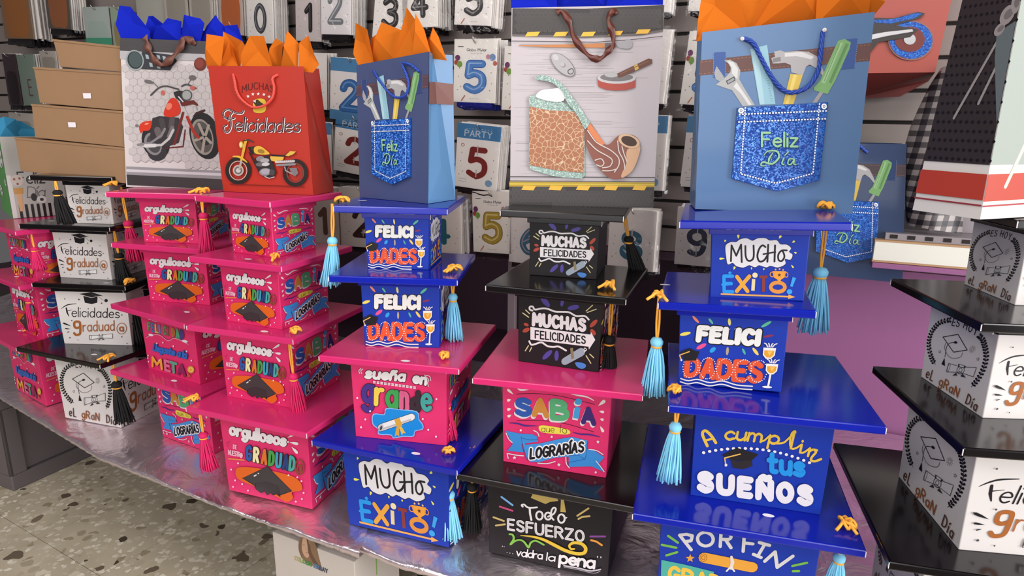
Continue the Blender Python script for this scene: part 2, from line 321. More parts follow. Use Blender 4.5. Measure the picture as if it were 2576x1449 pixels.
def d_mucho():
    A = Art(((530, 290), (1220, 295), (1172, 752), (512, 728)))
    for x0, y0, x1, y1, w in ((716, 322, 716, 292, 18), (1000, 318, 1016, 294, 20), (618, 345, 628, 330, 14), (1092, 345, 1112, 334, 16), (620, 459, 580, 463, 16), (1105, 412, 1124, 420, 13), (1085, 500, 1102, 522, 13), (680, 538, 690, 515, 16), (806, 536, 806, 520, 12), (892, 540, 893, 526, 12)): A.drop(x0, y0, x1, y1, w, 'eee75c')
    cl = [(625, 400), (630, 365), (665, 345), (700, 345), (730, 325), (775, 318), (815, 335), (850, 318), (905, 316), (935, 332), (985, 330), (1010, 358), (1055, 360), (1085, 385), (1070, 410), (1095, 430), (1080, 465), (1040, 460), (1045, 495), (990, 520), (940, 508), (910, 520), (860, 505), (830, 520), (790, 505), (750, 522), (700, 512), (675, 490), (640, 500), (630, 450)]
    A.poly([(x+(4 if x > 850 else -4), y+(5 if y > 420 else -4)) for x, y in cl], '1c2766', True); A.poly(cl, 'e6e3e6', True)
    A.stroke([(662, 478), (668, 368), (700, 440), (735, 362), (738, 484)], 13, INK)
    A.stroke([(765, 372), (766, 440), (780, 472), (805, 472), (822, 445), (822, 368)], 13, INK, sm=True)
    A.stroke([(905, 378), (885, 366), (862, 390), (848, 440), (862, 478), (895, 470), (925, 425)], 13, INK, sm=True)
    A.stroke([(925, 362), (918, 480)], 13, INK); A.stroke([(973, 366), (968, 478)], 13, INK); A.stroke([(890, 428), (975, 412)], 11, INK)
    A.stroke([(1055, 400), (1018, 402), (995, 432), (998, 468), (1020, 474), (1038, 445), (1030, 412), (1018, 402)], 12, INK, sm=True)
    A.text('E', 612, 688, 672, 688, 106, 24, '1e96e6', gap=0); A.stroke([(598, 640), (640, 640)], 14, '1e96e6'); A.poly([(640, 558), (655, 547), (668, 558), (652, 572)], '1e96e6')
    A.stroke([(703, 585), (776, 684)], 27, 'e8a53a'); A.stroke([(790, 582), (700, 684)], 27, 'e8a53a')
    A.ell(830, 574, 19, 18, 'efdcae'); A.stroke([(820, 600), (814, 680)], 24, 'e6d2a0', cap=False)
    A.stroke([(860, 585), (918, 585)], 20, '8a3430', cap=False); A.stroke([(890, 590), (888, 688)], 22, '8a3430', cap=False)
    A.ring(990, 655, 50, 32, 26, 'e0923c')
    A.poly([(952, 545), (1050, 545), (1038, 588), (1012, 604), (1008, 618), (995, 618), (988, 604), (962, 588)], 'f0a03c'); A.star(1001, 572, 14, '5a2c20')
    A.ring(950, 568, 14, 16, 6, 'e8923c'); A.ring(1050, 570, 12, 16, 6, 'e8923c')
    for x, y in ((975, 534), (1003, 530), (1028, 536)): A.star(x, y, 9, 'efc27a')
    A.stroke([(1107, 588), (1085, 650)], [26, 18], '35a2ea', cap=False); A.ell(1072, 686, 20, 17, '35a2ea')
    A.stroke([(592, 704), (1075, 720)], 11, 'e8a95a'); A.poly([(1065, 705), (1112, 722), (1062, 736)], 'e8a95a')
    return A
def d_suena():
    A = Art(((285, 165), (885, 210), (877, 660), (333, 597)))
    A.text('sueña', 380, 248, 616, 266, 62, 19, 'efebea', out='5a1c30', ow=9, gap=2.4, shear=.15)
    A.text('en', 676, 275, 752, 288, 62, 19, 'efebea', out='5a1c30', ow=9, gap=2.4, shear=.15)
    for a in (0, 12): A.stroke([(352+a, 190+a*.3), (340+a, 205), (346+a, 222)], 5, WHT, sm=True); A.stroke([(748, 228+a*.5), (778-a, 236+a), (786-a, 262)], 5, WHT, sm=True)
    A.stroke([(772, 262), (766, 280), (770, 300)], 5, WHT)
    for k in range(12):
        x = 436+k*22.5; y = 276+k*2.9; A.poly([(x-8, y-9), (x+9, y-7), (x+9, y+8), (x-8, y+7)], 'e8d8e0'); A.stroke([(x-8, y-1), (x+9, y)], 2, 'c82a68')
    for c, t, x0, y0, x1, y1, w in (('4a2f86', 'g', 375, 388, 425, 392, 30), ('f0cf52', 'r', 450, 408, 486, 411, 28), ('3f9e52', 'a', 518, 420, 572, 426, 28), ('d8608c', 'n', 604, 430, 640, 438, 27), ('352630', 'd', 668, 440, 706, 446, 27), ('45a09a', 'e', 735, 440, 782, 446, 27)):
        A.text(t, x0, y0, x1, y1, 150 if t != 'd' else 108, w, c, out='20181e', ow=6, gap=0)
    A.poly([(435, 465), (500, 468), (512, 432), (600, 440), (700, 452), (715, 500), (738, 530), (735, 560), (690, 570), (680, 600), (620, 600), (560, 608), (540, 590), (470, 585), (465, 555), (432, 525)], '8fb8ea', True)
    A.poly([(440, 470), (503, 473), (516, 437), (600, 445), (696, 457), (711, 503), (732, 532), (730, 556), (686, 566), (676, 595), (620, 595), (560, 602), (543, 585), (475, 580), (470, 551), (437, 522)], '1588d8', True)
    A.stroke([(486, 545), (668, 486)], 46, '2a2530'); A.stroke([(486, 545), (668, 486)], 40, 'e8e4e2'); A.stroke([(486, 556), (660, 502)], 10, 'bdb4b6')
    A.ell(484, 546, 14, 21, 'bdb8ba', 18); A.ell(484, 548, 7, 13, '4a444c', 18)
    A.poly([(562, 500), (595, 490), (612, 535), (580, 550)], 'd8a23c'); A.poly([(575, 548), (592, 545), (592, 598), (580, 588), (566, 600)], 'd8a23c'); A.poly([(592, 545), (606, 540), (632, 580), (616, 578), (610, 592)], 'e8b84c')
    for x, y in ((338, 371), (390, 497), (366, 542), (417, 450), (736, 498), (769, 562), (816, 602), (822, 378)): A.ell(x, y, 6, 6, 'f4dfe8', n=8)
    return A
def d_sabia():
    A = Art(((237, 370), (850, 450), (808, 897), (238, 792)))
    for p in ([(312, 390), (340, 410), (400, 402), (452, 412)], [(612, 430), (660, 440), (710, 450), (748, 470)]): A.stroke(p, [4, 10, 8, 4], 'f4e6ea', sm=True)
    for p in ([(315, 432), (420, 430), (560, 445), (752, 492)], [(315, 577), (430, 577), (580, 596), (745, 645)]): A.stroke(p, 3.2, '3a1420', sm=True)
    for x0, y0, x1, y1, w in ((298, 434, 264, 404, 16), (286, 462, 262, 468, 17), (286, 512, 262, 518, 17), (286, 545, 264, 556, 17), (772, 500, 814, 468, 22), (776, 530, 806, 536, 17), (780, 572, 802, 580, 17), (780, 612, 800, 648, 18)): A.drop(x0, y0, x1, y1, w, 'f1e3dc')
    for dx, dy, cs in ((-6, 9, [WHT]*5), (0, 0, ['2e58ae', 'd08a3c', '58ae78', '45a0dc', '3e2470'])):
        A.text('S', 318+dx, 540+dy, 385+dx, 545+dy, 78, 30, cs[0], gap=0); A.text('A', 412+dx, 545+dy, 480+dx, 552+dy, 82, 30, cs[1], gap=0)
        A.text('B', 514+dx, 562+dy, 592+dx, 570+dy, 90, 32, cs[2], gap=0); A.stroke([(656+dx, 505+dy), (644+dx, 568+dy)], 32, cs[3], cap=False); A.ell(660+dx, 475+dy, 21, 18, cs[3])
        A.text('A', 686+dx, 588+dy, 745+dx, 598+dy, 76, 28, cs[4], gap=0)
    A.stroke([(275, 588), (320, 592), (360, 604), (424, 606)], [3, 8, 9, 3], '4a2a86', sm=True); A.stroke([(628, 645), (670, 655), (720, 658), (778, 672)], [3, 8, 9, 3], '4a2a86', sm=True)
    A.poly([(435, 612), (460, 603), (530, 614), (590, 625), (612, 642), (595, 655), (520, 650), (450, 640)], 'f0dc52', True)
    A.text('que', 450, 638, 522, 642, 34, 2.6, '40301c', gap=1.5); A.text('lo', 556, 644, 592, 650, 42, 2.6, '40301c', gap=2)
    A.poly([(255, 628), (330, 645), (400, 650), (425, 662), (432, 690), (340, 700), (350, 745), (262, 735), (292, 700)], '3e8ed8')
    A.poly([(600, 765), (700, 735), (745, 745), (803, 782), (770, 815), (800, 862), (730, 830), (600, 828)], '3e8ed8')
    A.poly([(338, 660), (362, 705), (440, 700), (540, 680), (620, 668), (710, 690), (700, 760), (690, 780), (590, 775), (520, 778), (440, 798), (385, 795), (360, 760)], '4595dc')
    for p in ([(338, 662), (350, 720), (372, 790)], [(340, 668), (380, 680), (430, 680)], [(708, 692), (700, 760), (692, 790), (600, 805), (600, 830)], [(600, 770), (660, 770), (690, 790)]): A.stroke(p, 3, '2a5aa0')
    A.text('LOGRARÍAS', 388, 778, 682, 746, 50, 12, '1c1822', out='f4f2f4', ow=13, gap=2.6, shear=.08)
    for p in ([(258, 640), (272, 672), (290, 690)], [(268, 748), (310, 757), (352, 762)], [(430, 802), (480, 806), (525, 796)], [(585, 775), (588, 810), (604, 832)], [(716, 736), (760, 744), (796, 766)], [(755, 800), (780, 830), (800, 858)], [(408, 628), (430, 640), (438, 660)], [(262, 748), (268, 772)]): A.stroke(p, 5, WHT, sm=True)
    for x, y in ((302, 770), (546, 814), (768, 696)): A.star(x, y, 11, WHT)
    for x, y in ((338, 626), (508, 664), (752, 860)): A.ell(x, y, 6, 6, 'f6e4ec', n=8)
    return A
def d_orgullosos():
    A = Art(((790, 405), (1350, 515), (1425, 1010), (865, 882)))
    A.text('orgullosos', 866, 522, 1222, 598, 66, 20, 'efeaec', out='6a1c34', ow=7, gap=2.2)
    A.ell(1238, 574, 6, 6, 'efeaec')
    for x0, y0, x1, y1 in ((1232, 548, 1292, 518), (1248, 576, 1306, 588), (1262, 604, 1306, 648)): A.drop(x0, y0, x1, y1, 19, 'efeaec')
    A.text('DE', 890, 612, 912, 616, 24, 5, 'f0b8cc', gap=2); A.text('NUESTR@', 860, 650, 952, 668, 28, 6, 'f0b8cc', gap=1.6); A.stroke([(862, 676), (965, 686)], 8, 'e88a4c')
    xs = [(980, 'G', '2f5aa8'), (1030, 'R', 'efe9b0'), (1082, 'A', 'e0732c'), (1130, 'D', '4aa04c'), (1176, 'U', '3fa0c0'), (1222, 'A', '26407c'), (1264, 'D', '4aa8a0')]
    for x, c, col in xs:
        y = 680+(x-980)*.24; A.text(c, x, y, x+26, y+6, 84, 17, col, out='2a1826', ow=7, gap=0)
    A.ring(1326, 732, 27, 48, 8, '8a4a2c', -8); A.ring(1324, 740, 12, 24, 8, '8a4a2c'); A.stroke([(1338, 716), (1342, 762)], 7, '8a4a2c')
    A.poly([(918, 740), (960, 728), (1050, 735), (1180, 760), (1290, 790), (1345, 835), (1350, 880), (1290, 890), (1300, 930), (1260, 955), (1200, 925), (1060, 860), (960, 820), (920, 790)], 'e2661e', True)
    A.poly([(958, 800), (1120, 724), (1292, 884), (1215, 912), (1218, 925), (1190, 905), (1168, 912), (1150, 898), (1128, 912), (1110, 885), (1088, 898), (1050, 870), (1040, 848)], '2c2428')
    A.poly([(964, 800), (1120, 729), (1284, 882), (1215, 906), (1200, 850), (1120, 822), (1050, 830), (1044, 842)], '423c3e')
    A.poly([(1050, 832), (1120, 824), (1198, 852), (1210, 905), (1190, 900), (1168, 906), (1150, 893), (1128, 906), (1110, 880), (1088, 892), (1054, 868)], '3a3436')
    A.stroke([(1038, 786), (1050, 780)], 8, 'e8e4e4'); A.ell(1064, 770, 5, 4, 'e8e4e4')
    for x, y in ((928, 704), (884, 744), (912, 814), (900, 855), (1000, 880), (1320, 952), (1358, 935), (1346, 820), (960, 838), (1260, 782), (1318, 795), (1366, 895)): A.ell(x, y, 6, 6, 'f8d8e4', n=8)
    A.stroke([(868, 566), (850, 576), (856, 598)], 3, '9a1c50')
    return A
def d_meta():
    A = Art(((385, 195), (935, 390), (965, 905), (455, 760)))
    for dy, w, c in ((0, 4, 'f0c8d8'), (-10, 4, '8a1c44')):
        A.stroke([(440, 215+dy), (500, 262+dy), (560, 300+dy), (640, 290+dy), (720, 350+dy), (800, 370+dy), (870, 400+dy)], w, c, sm=True)
        A.stroke([(445, 452+dy), (510, 432+dy), (600, 440+dy), (680, 500+dy), (740, 480+dy), (800, 500+dy), (880, 545+dy)], w, c, sm=True)
    for x, y in ((500, 262), (502, 430), (850, 515)): A.ell(x, y, 28, 12, 'f2e8ee', 15)
    cols = ['6a9a5c', '3f78c0', 'd0b060', '3f90c8', '5c8a5a', '8a5a34', 'b86a34', '50a078', '4a3a86']
    for i, c in enumerate('FELICIDAD'):
        x = 472+i*43; y = 378+i*13.5; A.text(c, x, y, x+(22 if c != 'I' else 4), y+6, 78, 18, cols[i], out='7a3a50', ow=5, gap=0)
    A.text('Llegaste a la', 525, 580, 860, 668, 55, 17, '2f68c0', out='2a4a98', ow=6, gap=1.4, shear=.2)
    for i, (c, x, wd, col) in enumerate((('M', 512, 100, 'f0a840'), ('E', 650, 44, 'e07098'), ('T', 706, 56, '58a890'), ('A', 780, 60, '8a2a5c'))):
        y = 735+(x-512)*.27; A.text(c, x, y, x+wd, y+wd*.3, 88, 24, col, out='8a2040', ow=4, gap=0)
    A.ell(900, 770, 32, 32, 'd8a040'); A.ell(900, 770, 22, 22, 'efc868'); A.star(900, 770, 16, 'e89a30'); A.poly([(866, 790), (900, 830), (860, 838)], 'c85a40')
    for x, y in ((575, 515), (640, 512), (745, 552), (910, 690), (470, 630), (465, 655), (470, 690), (590, 680), (870, 605)): A.ell(x, y, 8, 8, 'f4d8e2', n=8)
    return A
def d_muchas():
    A = Art(((400, 745), (985, 800), (965, 1275), (400, 1185)))
    for x, y, rx, ry, r in ((585, 785, 44, 18, 48), (702, 785, 32, 12, 100), (780, 822, 42, 17, -12), (600, 1145, 44, 17, -42), (665, 1152, 36, 15, 92)): A.ell(x, y, rx, ry, '52459a', r)
    for x, y, rx, ry, r in ((455, 940, 18, 10, 20), (455, 977, 26, 14, -24), (925, 932, 36, 15, -45), (922, 993, 26, 15, 50)): A.ell(x, y, rx, ry, 'b04634', r)
    for p in ([(870, 845), (915, 805)], [(878, 855), (942, 832)], [(432, 862), (472, 890)], [(452, 842), (478, 866)], [(448, 1116), (470, 1082)], [(478, 1120), (492, 1094)], [(875, 1155), (910, 1208)], [(902, 1145), (930, 1170)]): A.stroke(p, 7, 'd8cc9a')
    A.stroke([(498, 845), (480, 838), (480, 820), (500, 818), (515, 838), (560, 830), (600, 832), (650, 850), (700, 852), (750, 855), (800, 880), (860, 880), (890, 905)], 12, 'e9e2e4', sm=True)
    A.stroke([(476, 1052), (490, 1075), (520, 1070), (560, 1060), (600, 1085), (640, 1092), (680, 1090), (732, 1118)], 12, 'e9e2e4', sm=True)
    A.text('MUCHAS', 505, 940, 862, 980, 74, 24, 'e9e2e4', out='2a2028', ow=6, gap=3.2)
    A.poly([(485, 955), (905, 1008), (908, 990), (940, 1045), (895, 1112), (893, 1092), (485, 1040)], 'e9e2e4')
    A.text('FELICIDADES', 518, 1030, 868, 1070, 50, 9, INK, gap=2.6)
    A.stroke([(725, 1190), (840, 1128)], [50, 42, 58], '9aa6b4'); A.poly([(762, 1100), (782, 1098), (792, 1170), (770, 1176)], '8a7a5a')
    A.stroke([(862, 1128), (880, 1112), (866, 1100), (860, 1112), (875, 1118)], 5, 'e9e2e4', sm=True)
    A.poly([(798, 1200), (830, 1198), (870, 1210), (876, 1230), (850, 1244), (815, 1230)], '4a84d0', True)
    return A
def d_todo():
    A = Art(((150, 100), (1840, 445), (1780, 1510), (160, 1165)))
    for p, c in (([(345, 360), (500, 480)], '7ab0e8'), ([(320, 500), (498, 560)], 'c8487a'), ([(230, 655), (375, 708)], 'cbb070'), ([(262, 775), (390, 755)], 'cbb070'), ([(1375, 625), (1520, 520)], 'cbb070'), ([(1390, 670), (1440, 640), (1535, 630)], 'cbb070'), ([(1550, 915), (1740, 912)], '8a4a98'), ([(1560, 968), (1630, 985), (1700, 1035)], 'f0a040')): A.stroke(p, 26, c)
    A.poly([(640, 245), (780, 235), (1235, 318), (1225, 332), (1090, 350), (1125, 415), (1010, 430), (950, 460), (750, 372), (785, 300)], 'c4ab60')
    A.poly([(1160, 330), (1185, 332), (1225, 578), (1150, 572)], 'c4ab60')
    A.stroke([(640, 500), (625, 478), (660, 470), (700, 505), (750, 515), (835, 508)], 24, 'ebe6e6', sm=True); A.stroke([(735, 515), (740, 600), (758, 690)], 28, 'ebe6e6')
    A.ring(868, 625, 44, 58, 26, 'ebe6e6'); A.ring(985, 632, 42, 50, 26, 'ebe6e6'); A.stroke([(985, 640), (1060, 600), (1090, 530), (1060, 510), (1030, 560), (1030, 640), (1060, 685)], 24, 'ebe6e6', sm=True)
    A.ring(1165, 665, 44, 60, 26, 'ebe6e6'); A.stroke([(1185, 620), (1215, 660), (1235, 650)], 16, 'ebe6e6')
    A.text('ESFUERZO', 435, 825, 1460, 985, 145, 32, 'ebe6e6', gap=2.6); A.text('ESFUERZO', 435, 825, 1460, 985, 145, 5, 'b8b0b2', gap=2.6)
    A.stroke([(455, 890), (500, 900), (515, 960), (470, 1035), (530, 990), (600, 970), (660, 1000), (720, 1075), (750, 1010), (820, 980), (930, 1035)], [24, 30, 28, 22, 30, 26, 24], '86c24c', sm=True)
    A.stroke([(610, 908), (760, 920), (920, 960), (1080, 1040), (1220, 1110), (1360, 1150), (1470, 1140), (1490, 1070), (1430, 1010), (1330, 1000), (1275, 1040), (1295, 1085), (1340, 1085)], [8, 34, 46, 46, 48, 46, 40, 30, 24], 'e6c03c', sm=True)
    A.text('"', 355, 1120, 378, 1124, 60, 8, WHT, gap=0); A.text('...', 420, 1152, 500, 1168, 30, 12, WHT, gap=2)
    A.text('valdra', 550, 1195, 905, 1235, 105, 17, 'ebe6e6', gap=1.1, shear=.12); A.text('la', 968, 1250, 1075, 1262, 105, 17, 'ebe6e6', gap=1.4, shear=.12)
    A.text('pena', 1145, 1280, 1600, 1345, 160, 36, 'ebe6e6', gap=1.4, shear=.1); A.text('"', 1650, 1250, 1690, 1256, 70, 14, WHT, gap=0)
    A.stroke([(1205, 1320), (1400, 1350), (1560, 1385), (1690, 1360)], 20, 'c4bcc2', sm=True); A.stroke([(1210, 1340), (1400, 1372), (1600, 1415), (1685, 1385)], 9, 'a09aa4', sm=True)
    return A
def d_cumplir():
    A = Art(((443, 360), (1362, 470), (1278, 1050), (415, 908)))
    A.stroke([(520, 595), (490, 530), (490, 505), (510, 498), (545, 530), (575, 575)], 19, 'ecc24a', sm=True); A.stroke([(505, 560), (555, 548)], 14, 'ecc24a')
    for c, x0, y0, x1, y1 in (('c', 632, 552, 686, 556), ('u', 706, 556, 762, 560), ('m', 782, 562, 868, 570), ('p', 920, 578, 982, 584), ('l', 1068, 612, 1069, 613), ('i', 1130, 640, 1131, 641), ('r', 1184, 664, 1232, 676)):
        A.text(c, x0, y0, x1, y1, 84 if c != 'l' else 108, 16, 'ecc24a', gap=0, shear=.22)
    A.stroke([(676, 552), (700, 545), (712, 520)], 12, 'ecc24a', sm=True); A.stroke([(760, 556), (778, 550), (790, 522)], 12, 'ecc24a', sm=True); A.stroke([(866, 566), (892, 560), (925, 530)], 12, 'ecc24a', sm=True)
    A.stroke([(975, 580), (1020, 575), (1060, 540), (1095, 510), (1090, 500), (1070, 520), (1062, 580), (1075, 614), (1105, 610), (1135, 590)], 13, 'ecc24a', sm=True); A.stroke([(1130, 640), (1155, 640), (1190, 616)], 13, 'ecc24a', sm=True)
    A.stroke([(1228, 624), (1236, 640), (1212, 668), (1205, 690), (1230, 698), (1272, 684)], 16, 'ecc24a', sm=True)
    for k in range(19):
        t = k/18; x = 497+(1195-497)*t; y = 637-62*4*t*(1-t)*.9+70*t; A.ell(x, y, 11, 9, 'f0ecf0', 10)
    A.poly([(616, 655), (712, 606), (855, 650), (800, 700), (760, 690), (690, 690)], '1f1a1e'); A.poly([(668, 676), (712, 695), (765, 690), (812, 690), (818, 725), (760, 745), (690, 738), (682, 700)], '2b2428')
    A.stroke([(735, 648), (635, 672), (642, 715)], 8, 'efb95c', sm=False); A.ell(644, 718, 9, 10, 'e8e4e4')
    A.text('tus', 925, 762, 1155, 790, 125, 33, '1e96e6', out='2a3a9c', ow=5, gap=2.4)
    A.text('SUEÑOS', 475, 868, 1205, 970, 100, 44, 'ece7ea', out='38408c', ow=4, gap=4.2)
    return A
def d_porfin():
    A = Art(((335, 720), (1950, 1010), (1890, 2080), (310, 1750)))
    for c, x, y, w, r, hh in (('P', 580, 1085, 90, 0, 160), ('O', 715, 1050, 160, 0, 150), ('R', 950, 1060, 110, 0, 165), ('F', 1185, 1110, 110, 0, 180), ('I', 1335, 1175, 1, 0, 160), ('N', 1430, 1235, 200, 0, 150)):
        if c == 'P': A.stroke([(655, 1100), (530, 940), (600, 930), (660, 945), (650, 1000), (595, 1010)], 34, 'dedada', sm=False)
        elif c == 'I': A.stroke([(1340, 1010), (1445, 1040)], 34, 'dedada'); A.stroke([(1395, 1030), (1335, 1160)], 34, 'dedada'); A.stroke([(1290, 1140), (1370, 1175)], 34, 'dedada')
        elif c == 'N': A.stroke([(1410, 1215), (1505, 1110), (1540, 1280), (1685, 1155)], 36, 'dedada')
        else: A.text(c, x, y, x+w, y+12, hh, 34, 'dedada', gap=0)
    for p in ([(412, 948), (515, 1022)], [(350, 1048), (500, 1078)], [(400, 1165), (510, 1128)], [(1690, 1262), (1830, 1225)], [(1700, 1320), (1760, 1318)]): A.stroke(p, 26, '78b84e')
    A.star(648, 1195, 48, 'e8a040')
    A.stroke([(790, 1185), (1290, 1285)], 120, '2a3070'); A.stroke([(790, 1185), (1290, 1285)], 112, 'eda63c'); A.ring(785, 1185, 36, 42, 6, 'a86428'); A.ring(785, 1185, 18, 22, 6, 'a86428')
    A.stroke([(1070, 1170), (1085, 1230), (1075, 1300)], [26, 40, 30], 'e8dcd0'); A.stroke([(1030, 1330), (1070, 1280), (1110, 1330)], 18, 'e8e4e4')
    A.poly([(350, 1215), (600, 1265), (900, 1340), (900, 1560), (350, 1440)], '4fb0a0')
    A.text('GRADUADO', 440, 1440, 1560, 1660, 150, 40, 'ecc24a', gap=2.4)
    return A
def d_felgrad():
    A = Art(((905, 300), (2050, 388), (2150, 1270), (1022, 1170)))
    A.poly([(1305, 372), (1500, 352), (1690, 425), (1620, 420), (1500, 440)], INK); A.poly([(1368, 405), (1495, 448), (1598, 430), (1590, 530), (1500, 548), (1390, 520)], INK)
    A.stroke([(1500, 392), (1600, 420), (1690, 500)], 5, '6a6468'); A.ell(1735, 503, 28, 26, INK)
    A.stroke([(1000, 600), (1060, 560), (1130, 535), (1250, 528)], [3, 14, 16, 8], INK, sm=True)
    A.stroke([(1085, 590), (1095, 660), (1120, 725)], [22, 24, 10], INK); A.stroke([(1090, 640), (1180, 625)], [10, 4], INK)
    A.text('elicidades', 1170, 735, 1945, 800, 155, 13, INK, gap=1.9, shear=.06)
    A.stroke([(1296, 905), (1250, 925), (1210, 905), (1203, 850), (1225, 822), (1275, 822), (1298, 850), (1298, 985), (1280, 1028), (1225, 1035), (1196, 1005)], 36, 'a5602c', sm=True)
    A.text('raduad', 1345, 985, 1860, 1000, 165, 15, 'a8653a', gap=2.2)
    A.ring(1985, 975, 80, 90, 9, 'a8653a'); A.text('a', 1950, 1010, 2010, 1020, 110, 22, 'a8653a', gap=0)
    for a, b, w in (((1150, 885), (1020, 825), 26), ((1135, 935), (1050, 920), 20), ((1125, 970), (1085, 985), 14)): A.drop(a[0], a[1], b[0], b[1], w, INK)
    for x, y, r in ((1300, 460, 12), (1070, 438, 8), (1170, 795, 9), (1125, 1075, 11), (1665, 540, 10), (1990, 750, 10), (1985, 1110, 10), (2070, 1225, 9), (1255, 1120, 7), (1930, 600, 8)): A.ell(x, y, r, r, '4a444a', n=8)
    dip(A, 1640, 1085, 380, 70, 'e9e6e4', '4a444a')
    return A
def dip(A, cx, cy, w, h, fill, ink, ang=.03):
    lw = w*.014+1; x0 = cx-w/2; x1 = cx+w/2; s = ang*w/2
    A.poly([(x0, cy-h*.35-s), (cx, cy-h*.25), (x1, cy-h*.6+s), (x1, cy+h*.5+s), (cx, cy+h*.35), (x0, cy+h*.7-s)], fill)
    A.stroke([(x0, cy-h*.35-s), (cx, cy-h*.25), (x1, cy-h*.6+s), (x1, cy+h*.5+s), (cx, cy+h*.35), (x0, cy+h*.7-s), (x0, cy-h*.35-s)], lw, ink)
    A.ring(x0+w*.05, cy+h*.15-s, w*.04, h*.5, lw, ink); A.ring(cx, cy+h*.1, h*.45, h*.45, lw*1.3, ink); A.ring(cx, cy+h*.1, h*.2, h*.22, lw, ink)
    A.poly([(cx-h*.5, cy-h*.55), (cx+h*.5, cy-h*.5), (cx+h*.4, cy-h*.2), (cx-h*.4, cy-h*.2)], ink); A.poly([(cx-h*.3, cy-h*.5), (cx+h*.3, cy-h*.45), (cx+h*.25, cy-h*.28), (cx-h*.25, cy-h*.28)], fill)
    A.poly([(cx-h*.4, cy+h*.5), (cx-h*.8, cy+h*.95), (cx-h*.2, cy+h*.8)], ink); A.poly([(cx+h*.4, cy+h*.45), (cx+h*.9, cy+h*.8), (cx+h*.2, cy+h*.8)], ink)
def d_eshoy():
    A = Art(((780, 190), (1684, 430), (1820, 1370), (905, 1100)))
    A.text('ES', 1125, 415, 1215, 422, 78, 10, INK, gap=3); A.text('HOY', 1275, 425, 1450, 485, 82, 10, INK, gap=4)
    pl = [(1075, 362), (1010, 385), (950, 425), (915, 480), (892, 540), (888, 610), (900, 680), (930, 750), (975, 820), (1020, 870), (1065, 905)]
    pr = [(1500, 490), (1545, 525), (1580, 575), (1612, 630), (1640, 700), (1652, 780), (1650, 860), (1635, 940), (1610, 1010), (1585, 1060)]
    for P in (pl, pr):
        Q = smooth(P, False, 2); A.stroke(Q, 5, INK)
        for i in range(0, len(Q)-1):
            (x, y), (x2, y2) = Q[i], Q[i+1]; dx, dy = x2-x, y2-y; L = hypot(dx, dy); dx /= L; dy /= L
            for sgn in (1, -1): A.drop(x, y, x-dx*26-dy*30*sgn, y-dy*26+dx*30*sgn, 26, INK)
    A.stroke([(1062, 565), (1240, 505), (1405, 660), (1250, 715), (1062, 565)], 8, INK); A.stroke([(1240, 600), (1150, 640), (1160, 790)], 6, INK, sm=True); A.ell(1240, 600, 22, 14, INK)
    A.stroke([(1120, 625), (1125, 690), (1200, 770), (1270, 785), (1350, 755), (1362, 700)], 5, '5a545a', sm=True); A.poly([(1160, 800), (1195, 895), (1145, 885)], INK)
    A.star(1075, 742, 22, '6a646a'); A.star(1075, 742, 12, 'dcd8d6'); A.star(1560, 735, 22, '6a646a'); A.star(1560, 735, 12, 'dcd8d6')
    for k in range(10): t = 2*pi*k/10; A.stroke([(1460+12*cos(t), 640+14*sin(t)), (1460+38*cos(t), 640+44*sin(t))], 5, 'a49c9a')
    dip(A, 1405, 890, 340, 100, 'dcd8d6', '3a343a', .0)
    A.text('eL', 985, 1080, 1090, 1110, 118, 14, '5a3c2c', gap=4); A.text('gRaN', 1190, 1130, 1470, 1215, 105, 14, '96582e', gap=3); A.text('Día', 1590, 1255, 1735, 1310, 110, 14, '5a3c30', gap=4)
    return A
DES = {n[2:]: f for n, f in list(globals().items()) if n.startswith('d_')}
DA = {}
def design(n):
    if n not in DA: DA[n] = DES[n]()
    return DA[n]
